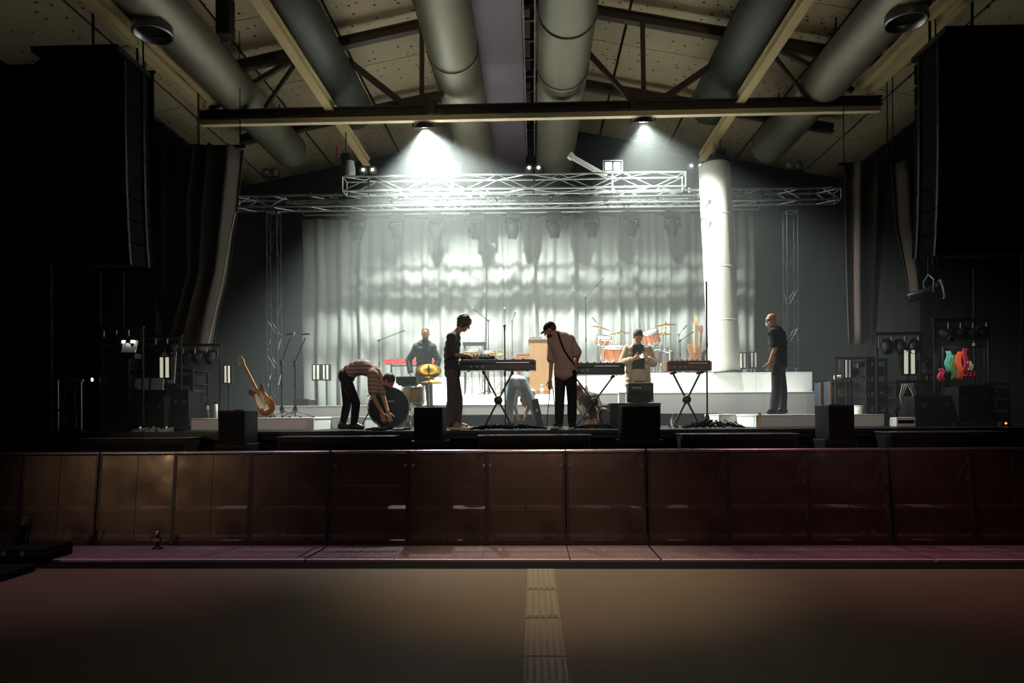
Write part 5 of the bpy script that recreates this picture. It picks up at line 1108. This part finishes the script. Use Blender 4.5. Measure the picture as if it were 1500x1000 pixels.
rack(146, 190, 510, 11.5, 'tall dark equipment rack under the hanging lamps, far left', 4, seed=1); rack(195, 244, 556, 12.2, 'low black equipment rack below the long tube light', 3, seed=2); rack(255, 284, 540, 12.4, 'dark rack with thin posts beside the left brown curtain', 4, seed=3)
rack(120, 148, 560, 11.2, 'narrow dark rack at the far left behind the rail', 3, seed=4); rack(1268, 1300, 525, 12.2, 'dark rack right of the navy amplifiers', 4, seed=5); rack(1312, 1368, 556, 11.8, 'wide dark rack under the right tube light', 3, seed=6); rack(1372, 1392, 520, 11.6, 'slim dark rack left of the coloured cloths', 4, seed=7)
rack(1440, 1480, 560, 11.4, 'dark rack at the far right edge of the stage', 3, seed=8)
def lamp_bar(x0, x1, py, D, label, n, seed, cat='light bar'):
    r_ = random.Random(seed); a, b = X(x0, D), X(x1, D); z = Z((x0 + x1) / 2, py, D); t = thing('lamp_stand', label, 'light stand', ((a + b) / 2, D, DECK)); h = z - DECK; w_ = b - a
    obj('cross_bar', MB().cyl((-w_ / 2, 0, h), (w_ / 2, 0, h), .025, n=8), K['darkmetal'], t)
    for s in (-1, 1):
        obj('post', MB().cyl((s * w_ * .46, 0, .02), (s * w_ * .46, 0, h), .022, n=8), K['darkmetal'], t); obj('foot', MB().bar((s * w_ * .46, -.3, .02), (s * w_ * .46, .3, .02), .05, .04), K['darkmetal'], t)
    for i in range(n):
        x = -w_ * .42 + w_ * .84 * (i + .5) / n; ax = Vector((r_.uniform(-.5, .5), -1, r_.uniform(-.9, -.3)))
        c = obj('lamp_can', MB().lathe([(.05, .16), (.085, .12), (.10, -.08), (.105, -.10), (.09, -.10)], (x, -.05, h - .24), ax, 16), K['black'], t)
        obj('lens', MB().lathe([(.001, -.075), (.09, -.08)], (x, -.05, h - .24), ax, 16), K['lens'], c); obj('yoke', MB().bar((x - .11, 0, h - .24), (x - .11, 0, h - .04), .012, .03).bar((x + .11, 0, h - .24), (x + .11, 0, h - .04), .012, .03).bar((x - .11, 0, h - .04), (x + .11, 0, h - .04), .03, .012), K['steel'], c)
lamp_bar(148, 212, 480, 11.4, 'stand with a bar of black lamps above the far left racks', 3, 1); lamp_bar(206, 268, 492, 12.1, 'lower stand of black lamps in front of the gathered left curtain', 3, 2); lamp_bar(264, 325, 505, 12.6, 'stand with small lamps at the foot of the left brown curtain', 3, 3)
lamp_bar(1282, 1352, 488, 12.0, 'stand with a bar of black lamps beside the right side curtain', 3, 4); lamp_bar(1366, 1452, 468, 11.6, 'tall stand of black lamps over the coloured cloths', 4, 5); lamp_bar(1222, 1284, 524, 12.8, 'low stand of dark lamps behind the navy amplifiers', 2, 6)
def pole(px, y0, y1, D, label, r=.018):
    p = gp(px, D, DECK); t = thing('tall_pole', label, 'pole', p); h = Z(px, y0, D) - DECK; obj('tube', MB().cyl((0, 0, .01), (0, 0, h), r, n=8), K['darkmetal'], t); obj('base_plate', MB().box((0, 0, .01), (.3, .3, .02)), K['black'], t); obj('collar', MB().cyl((0, 0, h * .5), (0, 0, h * .5 + .06), r * 1.8, n=10), K['steel'], t)
pole(148, 398, 640, 11.8, 'left of two tall thin poles below the left line array'); pole(182, 398, 640, 12.1, 'right of two tall thin poles below the left line array'); pole(1428, 392, 640, 11.9, 'tall thin pole below the right line array')
# pale boards and lit sheet at the left
def board(px0, px1, py0, py1, D, label, m_, tilt=-8):
    a, b = X(px0, D), X(px1, D); z0, z1 = Z((px0 + px1) / 2, py1, D), Z((px0 + px1) / 2, py0, D); t = thing('leaning_board', label, 'board', ((a + b) / 2, D, z0))
    obj('sheet', MB().box((0, 0, (z1 - z0) / 2), (b - a, .025, z1 - z0), Matrix.Rotation(R(tilt), 3, 'X')), m_, t, .004); obj('edge', MB().box((0, .02, .015), (b - a, .05, .03)), K['darkmetal'], t)
board(229, 258, 506, 562, 12.02, 'pale grey board behind the end of the left tube light', K['grey']); board(192, 240, 554, 571, 11.75, 'pale grey board showing under the left tube light housing', K['grey'])
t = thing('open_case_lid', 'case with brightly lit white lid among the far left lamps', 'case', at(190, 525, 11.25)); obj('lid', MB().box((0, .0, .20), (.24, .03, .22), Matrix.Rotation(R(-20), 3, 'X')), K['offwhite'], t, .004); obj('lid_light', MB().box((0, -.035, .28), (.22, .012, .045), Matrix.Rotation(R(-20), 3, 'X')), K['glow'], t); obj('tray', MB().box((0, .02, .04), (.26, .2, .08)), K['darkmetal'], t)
p = at(135, 556, 11.4); t = thing('desk_lamp', 'small warm glowing lamp over the narrow rack at far left', 'lamp', p); obj('bulb', MB().ell((0, 0, .0), (.02, .02, .035)), mat('warm_bulb', 'ffc9a0', .4, emit=2.5), t); obj('holder', MB().cyl((0, 0, -.09), (0, 0, -.03), .014, n=8), K['darkmetal'], t)
# rail at far left
D = 10.6; t = thing('safety_rail', 'grey metal safety rail at the far left of the stage', 'rail', gp(55, D, DECK)); o_ = gp(55, D, DECK)
def LL(px, py): return at(px, py, D) - o_
obj('top_tube', MB().cyl(LL(8, 552), LL(122, 557), .022, n=10), K['steel'], t)
for px in (21, 54, 84, 118):
    a = LL(px, 555); obj('post', MB().cyl((a.x, a.y, 0), a, .022, n=10), K['steel'], t); obj('post_foot', MB().box((a.x, a.y, .01), (.12, .12, .02)), K['darkmetal'], t)
obj('mid_tube', MB().cyl((LL(8, 590).x, 0, .35), (LL(118, 590).x, 0, .35), .018, n=10), K['darkmetal'], t)
D = 11.0
def hanging_cloth(px0, px1, py0, py1, D, label, m_, seed=0):
    a, b = X(px0, D), X(px1, D); z1, z0 = Z((px0 + px1) / 2, py0, D), Z((px0 + px1) / 2, py1, D); P = []
    for j in range(9):
        f = j / 8; P.append([Vector((a + (b - a) * (i / 10) + .02 * math.sin(j + seed), D - .03 * math.sin(i * 1.9 + seed) * (.4 + f), z1 + (z0 - z1) * f)) for i in range(11)])
    o = obj('hanging_cloth', MB().grid(P), m_); s = o.modifiers.new('t', 'SOLIDIFY'); s.thickness = .012; return tag(o, label, 'cloth')
hanging_cloth(81, 96, 562, 632, 10.85, 'left brown cloth hanging from the far left rail', K['brown'], 1); hanging_cloth(98, 112, 562, 628, 10.85, 'right brown cloth hanging from the far left rail', K['brown'], 2)
# small upright bottles / sticks behind the left riser
for i, (px, c, hh, lb) in enumerate(((284, 'cream', .25, 'pale upright tube behind the left riser'), (289, 'orange', .27, 'orange upright tube behind the left riser'), (303, 'grey', .24, 'grey upright tube behind the left riser'), (316, 'white', .27, 'white upright tube behind the left riser'))):
    t = thing('upright_tube', lb, 'tube', gp(px, 12.8, DECK)); obj('tube_body', MB().lathe([(.001, 0), (.035, 0), (.035, .2 + hh), (.03, .22 + hh), (.001, .22 + hh)], n=12), K[c], t); obj('cap', MB().lathe([(.037, .2 + hh), (.037, .24 + hh), (.001, .24 + hh)], n=12), K['rubber'], t)
# coloured cloths on the right
t = thing('garment_rail', 'black rail from which the coloured cloths hang, right side', 'clothes rail', gp(1412, 11.5, DECK)); zr_ = Z(1412, 508, 11.5) - DECK
for s in (-1, 1): obj('post', MB().cyl((s * .34, 0, 0), (s * .34, 0, zr_), .016, n=8), K['darkmetal'], t); obj('foot', MB().bar((s * .34, -.2, .02), (s * .34, .2, .02), .04), K['darkmetal'], t)
obj('bar', MB().cyl((-.34, 0, zr_), (.34, 0, zr_), .016, n=8), K['darkmetal'], t)
for i, (x0, x1, y0, y1, c, lb) in enumerate(((1386, 1393, 514, 545, 'teal', 'teal cloth hanging from the right clothes rail'), (1392, 1400, 520, 556, 'green', 'green cloth hanging from the right clothes rail'), (1401, 1409, 515, 556, 'orange', 'bright orange cloth hanging from the right clothes rail'), (1411, 1417, 510, 545, 'magenta', 'crimson cloth hanging from the right clothes rail'), (1417, 1424, 529, 543, 'cream', 'small pale cloth over the crimson cloth'), (1414, 1431, 544, 552, 'red', 'red rolled cloth lying low on the right clothes rail'), (1376, 1383, 540, 558, 'magenta', 'dark crimson cloth at the left end of the clothes rail'))): hanging_cloth(x0, x1, y0, y1, 11.45 - .012 * i, lb, K[c], i)
p = at(1362, 428, 12.3); t = thing('wide_spotlight', 'large spotlight with pale rim below the right line array', 'stage light', p)
obj('barrel', MB().lathe([(.05, -.36), (.09, -.34), (.095, .0), (.13, .10), (.16, .16), (.165, .19)], axis=(1, -.35, .25), n=20), K['darkmetal'], t); obj('rim', MB().lathe([(.165, .16), (.175, .17), (.175, .20), (.15, .20)], axis=(1, -.35, .25), n=24), K['cream'], t); obj('lens', MB().lathe([(.001, .19), (.155, .185)], axis=(1, -.35, .25), n=20), K['cream'], t)
obj('yoke', MB().tube([(0, -.12, 0), (-.02, -.16, .2), (-.02, 0, .32), (-.02, .16, .2), (0, .12, 0)], .016), K['steel'], t); obj('hanging_pole', MB().cyl((-.02, 0, .32), (-.02, 0, zr(p.x) - p.z + .06), .02, n=8), K['darkmetal'], t)
t = thing('distribution_box', 'pale box with black stripe on the stage floor, right of the risers', 'box', gp(1322, 10.5, DECK)); obj('box_body', MB().box((0, 0, .08), (.28, .2, .14)), K['offwhite'], t, .01); obj('stripe', MB().box((0, -.102, .085), (.24, .008, .05)), K['blackmat'], t); obj('cable_entry', MB().tube([(-.08, 0, .15), (-.10, 0, .24), (-.02, .05, .3)], .012), K['rubber'], t)
t = thing('coiled_lead', 'looped pale lead hanging from the wide right rack', 'cable', gp(1328, 11.6, DECK)); mb = MB(); zt_ = Z(1328, 562, 11.6) - DECK
for k in range(3): mb.tube([(-.06 + .03 * k, -.02 * k, zt_), (-.12 + .02 * k, -.03, zt_ * .7), (-.05 + .04 * k, -.04, .25), (.06 + .03 * k, -.03, .3), (.10 + .02 * k, -.02, zt_ * .75), (.02 + .03 * k, -.02 * k, zt_)], .012, 6)
obj('loops', mb, K['grey'], t)
t = thing('pale_jug', 'pale plastic jug on the wide right rack', 'jug', at(1398, 592, 11.3)); obj('jug_body', MB().lathe([(.001, 0), (.06, .0), (.075, .06), (.06, .14), (.03, .17), (.03, .19)], n=16), K['offwhite'], t); obj('jug_handle', MB().tube([(.03, 0, .17), (.09, 0, .15), (.075, 0, .07)], .01), K['offwhite'], t)
t = thing('small_pedestal', 'white upright bin beside the navy amplifiers', 'bin', gp(1257, 12.0, DECK)); obj('bin_body', MB().lathe([(.001, 0), (.07, 0), (.085, .34), (.075, .34), (.06, .02)], n=18), K['offwhite'], t); obj('bin_rim', MB().lathe([(.085, .33), (.092, .34), (.085, .35)], n=18), K['white'], t)
t = thing('indicator_lamp', 'small orange indicator lamp on the floor at far right', 'lamp', gp(1470, 10.6, DECK)); obj('base', MB().box((0, 0, .04), (.12, .1, .08)), K['black'], t); obj('light', MB().ell((0, -.05, .05), .016, n=10, k=7), mat('amber_indicator', 'ff8a30', .4, emit=3.), t)
def road_case(px0, px1, py, D, label, z0=DECK, dd=.5):
    a, b = X(px0, D), X(px1, D); h = Z((px0 + px1) / 2, py, D) - z0; w_ = b - a; t = thing('road_case', label, 'flight case', ((a + b) / 2, D + dd / 2, z0))
    obj('case_body', MB().b2((-w_ / 2, -dd / 2, .06), (w_ / 2, dd / 2, h)), K['black'], t, .01)
    for sx in (-1, 1):
        for sy in (-1, 1): obj('edge_trim', MB().bar((sx * w_ / 2, sy * dd / 2, .06), (sx * w_ / 2, sy * dd / 2, h), .025), K['darkmetal'], t)
    for hh in (h, h * .7): obj('edge_trim', MB().bar((-w_ / 2, -dd / 2, hh), (w_ / 2, -dd / 2, hh), .022), K['darkmetal'], t)
    for s in (-1, 1): obj('latch', MB().box((s * w_ * .28, -dd / 2 - .008, h * .7), (.06, .014, .07)), K['steel'], t); obj('castor', MB().cyl((s * w_ * .4, -dd / 2 + .08, .03), (s * w_ * .4, -dd / 2 + .12, .03), .03, n=10), K['rubber'], t)
road_case(22, 80, 575, 11.0, 'large black flight case behind the far left rail'); road_case(210, 240, 580, 11.6, 'small black flight case before the low left rack'); road_case(1340, 1400, 580, 11.2, 'large black flight case under the right tube light'); road_case(1405, 1455, 566, 11.0, 'black flight case under the coloured cloths', dd=.4); road_case(252, 276, 572, 11.9, 'dark case beside the left riser')
road_case(430, 452, 585, 14.2, 'small dark case at the left foot of the backdrop', DECK)

p = at(1392, 500, 11.1); t = thing('clip_lamp', 'small work lamp shining on the coloured cloths, right side', 'lamp', p); obj('lamp_shade', MB().lathe([(.02, .08), (.03, .07), (.055, 0), (.05, 0)], axis=(-.1, -.3, 1), n=14), K['black'], t); obj('lamp_glass', MB().lathe([(.001, .01), (.045, .008)], axis=(-.1, -.3, 1), n=14), K['glow'], t)
obj('arm', MB().tube([(0, -.02, .08), (.05, .1, .16), (.12, .32, .1), (.16, .38, -.0)], .01), K['darkmetal'], t); lamp('SPOT', 'clip_lamp_beam', p + Vector((0, .02, -.03)), at(1408, 536, 11.4), 9, (1, .92, .8), .03, 110, .6)
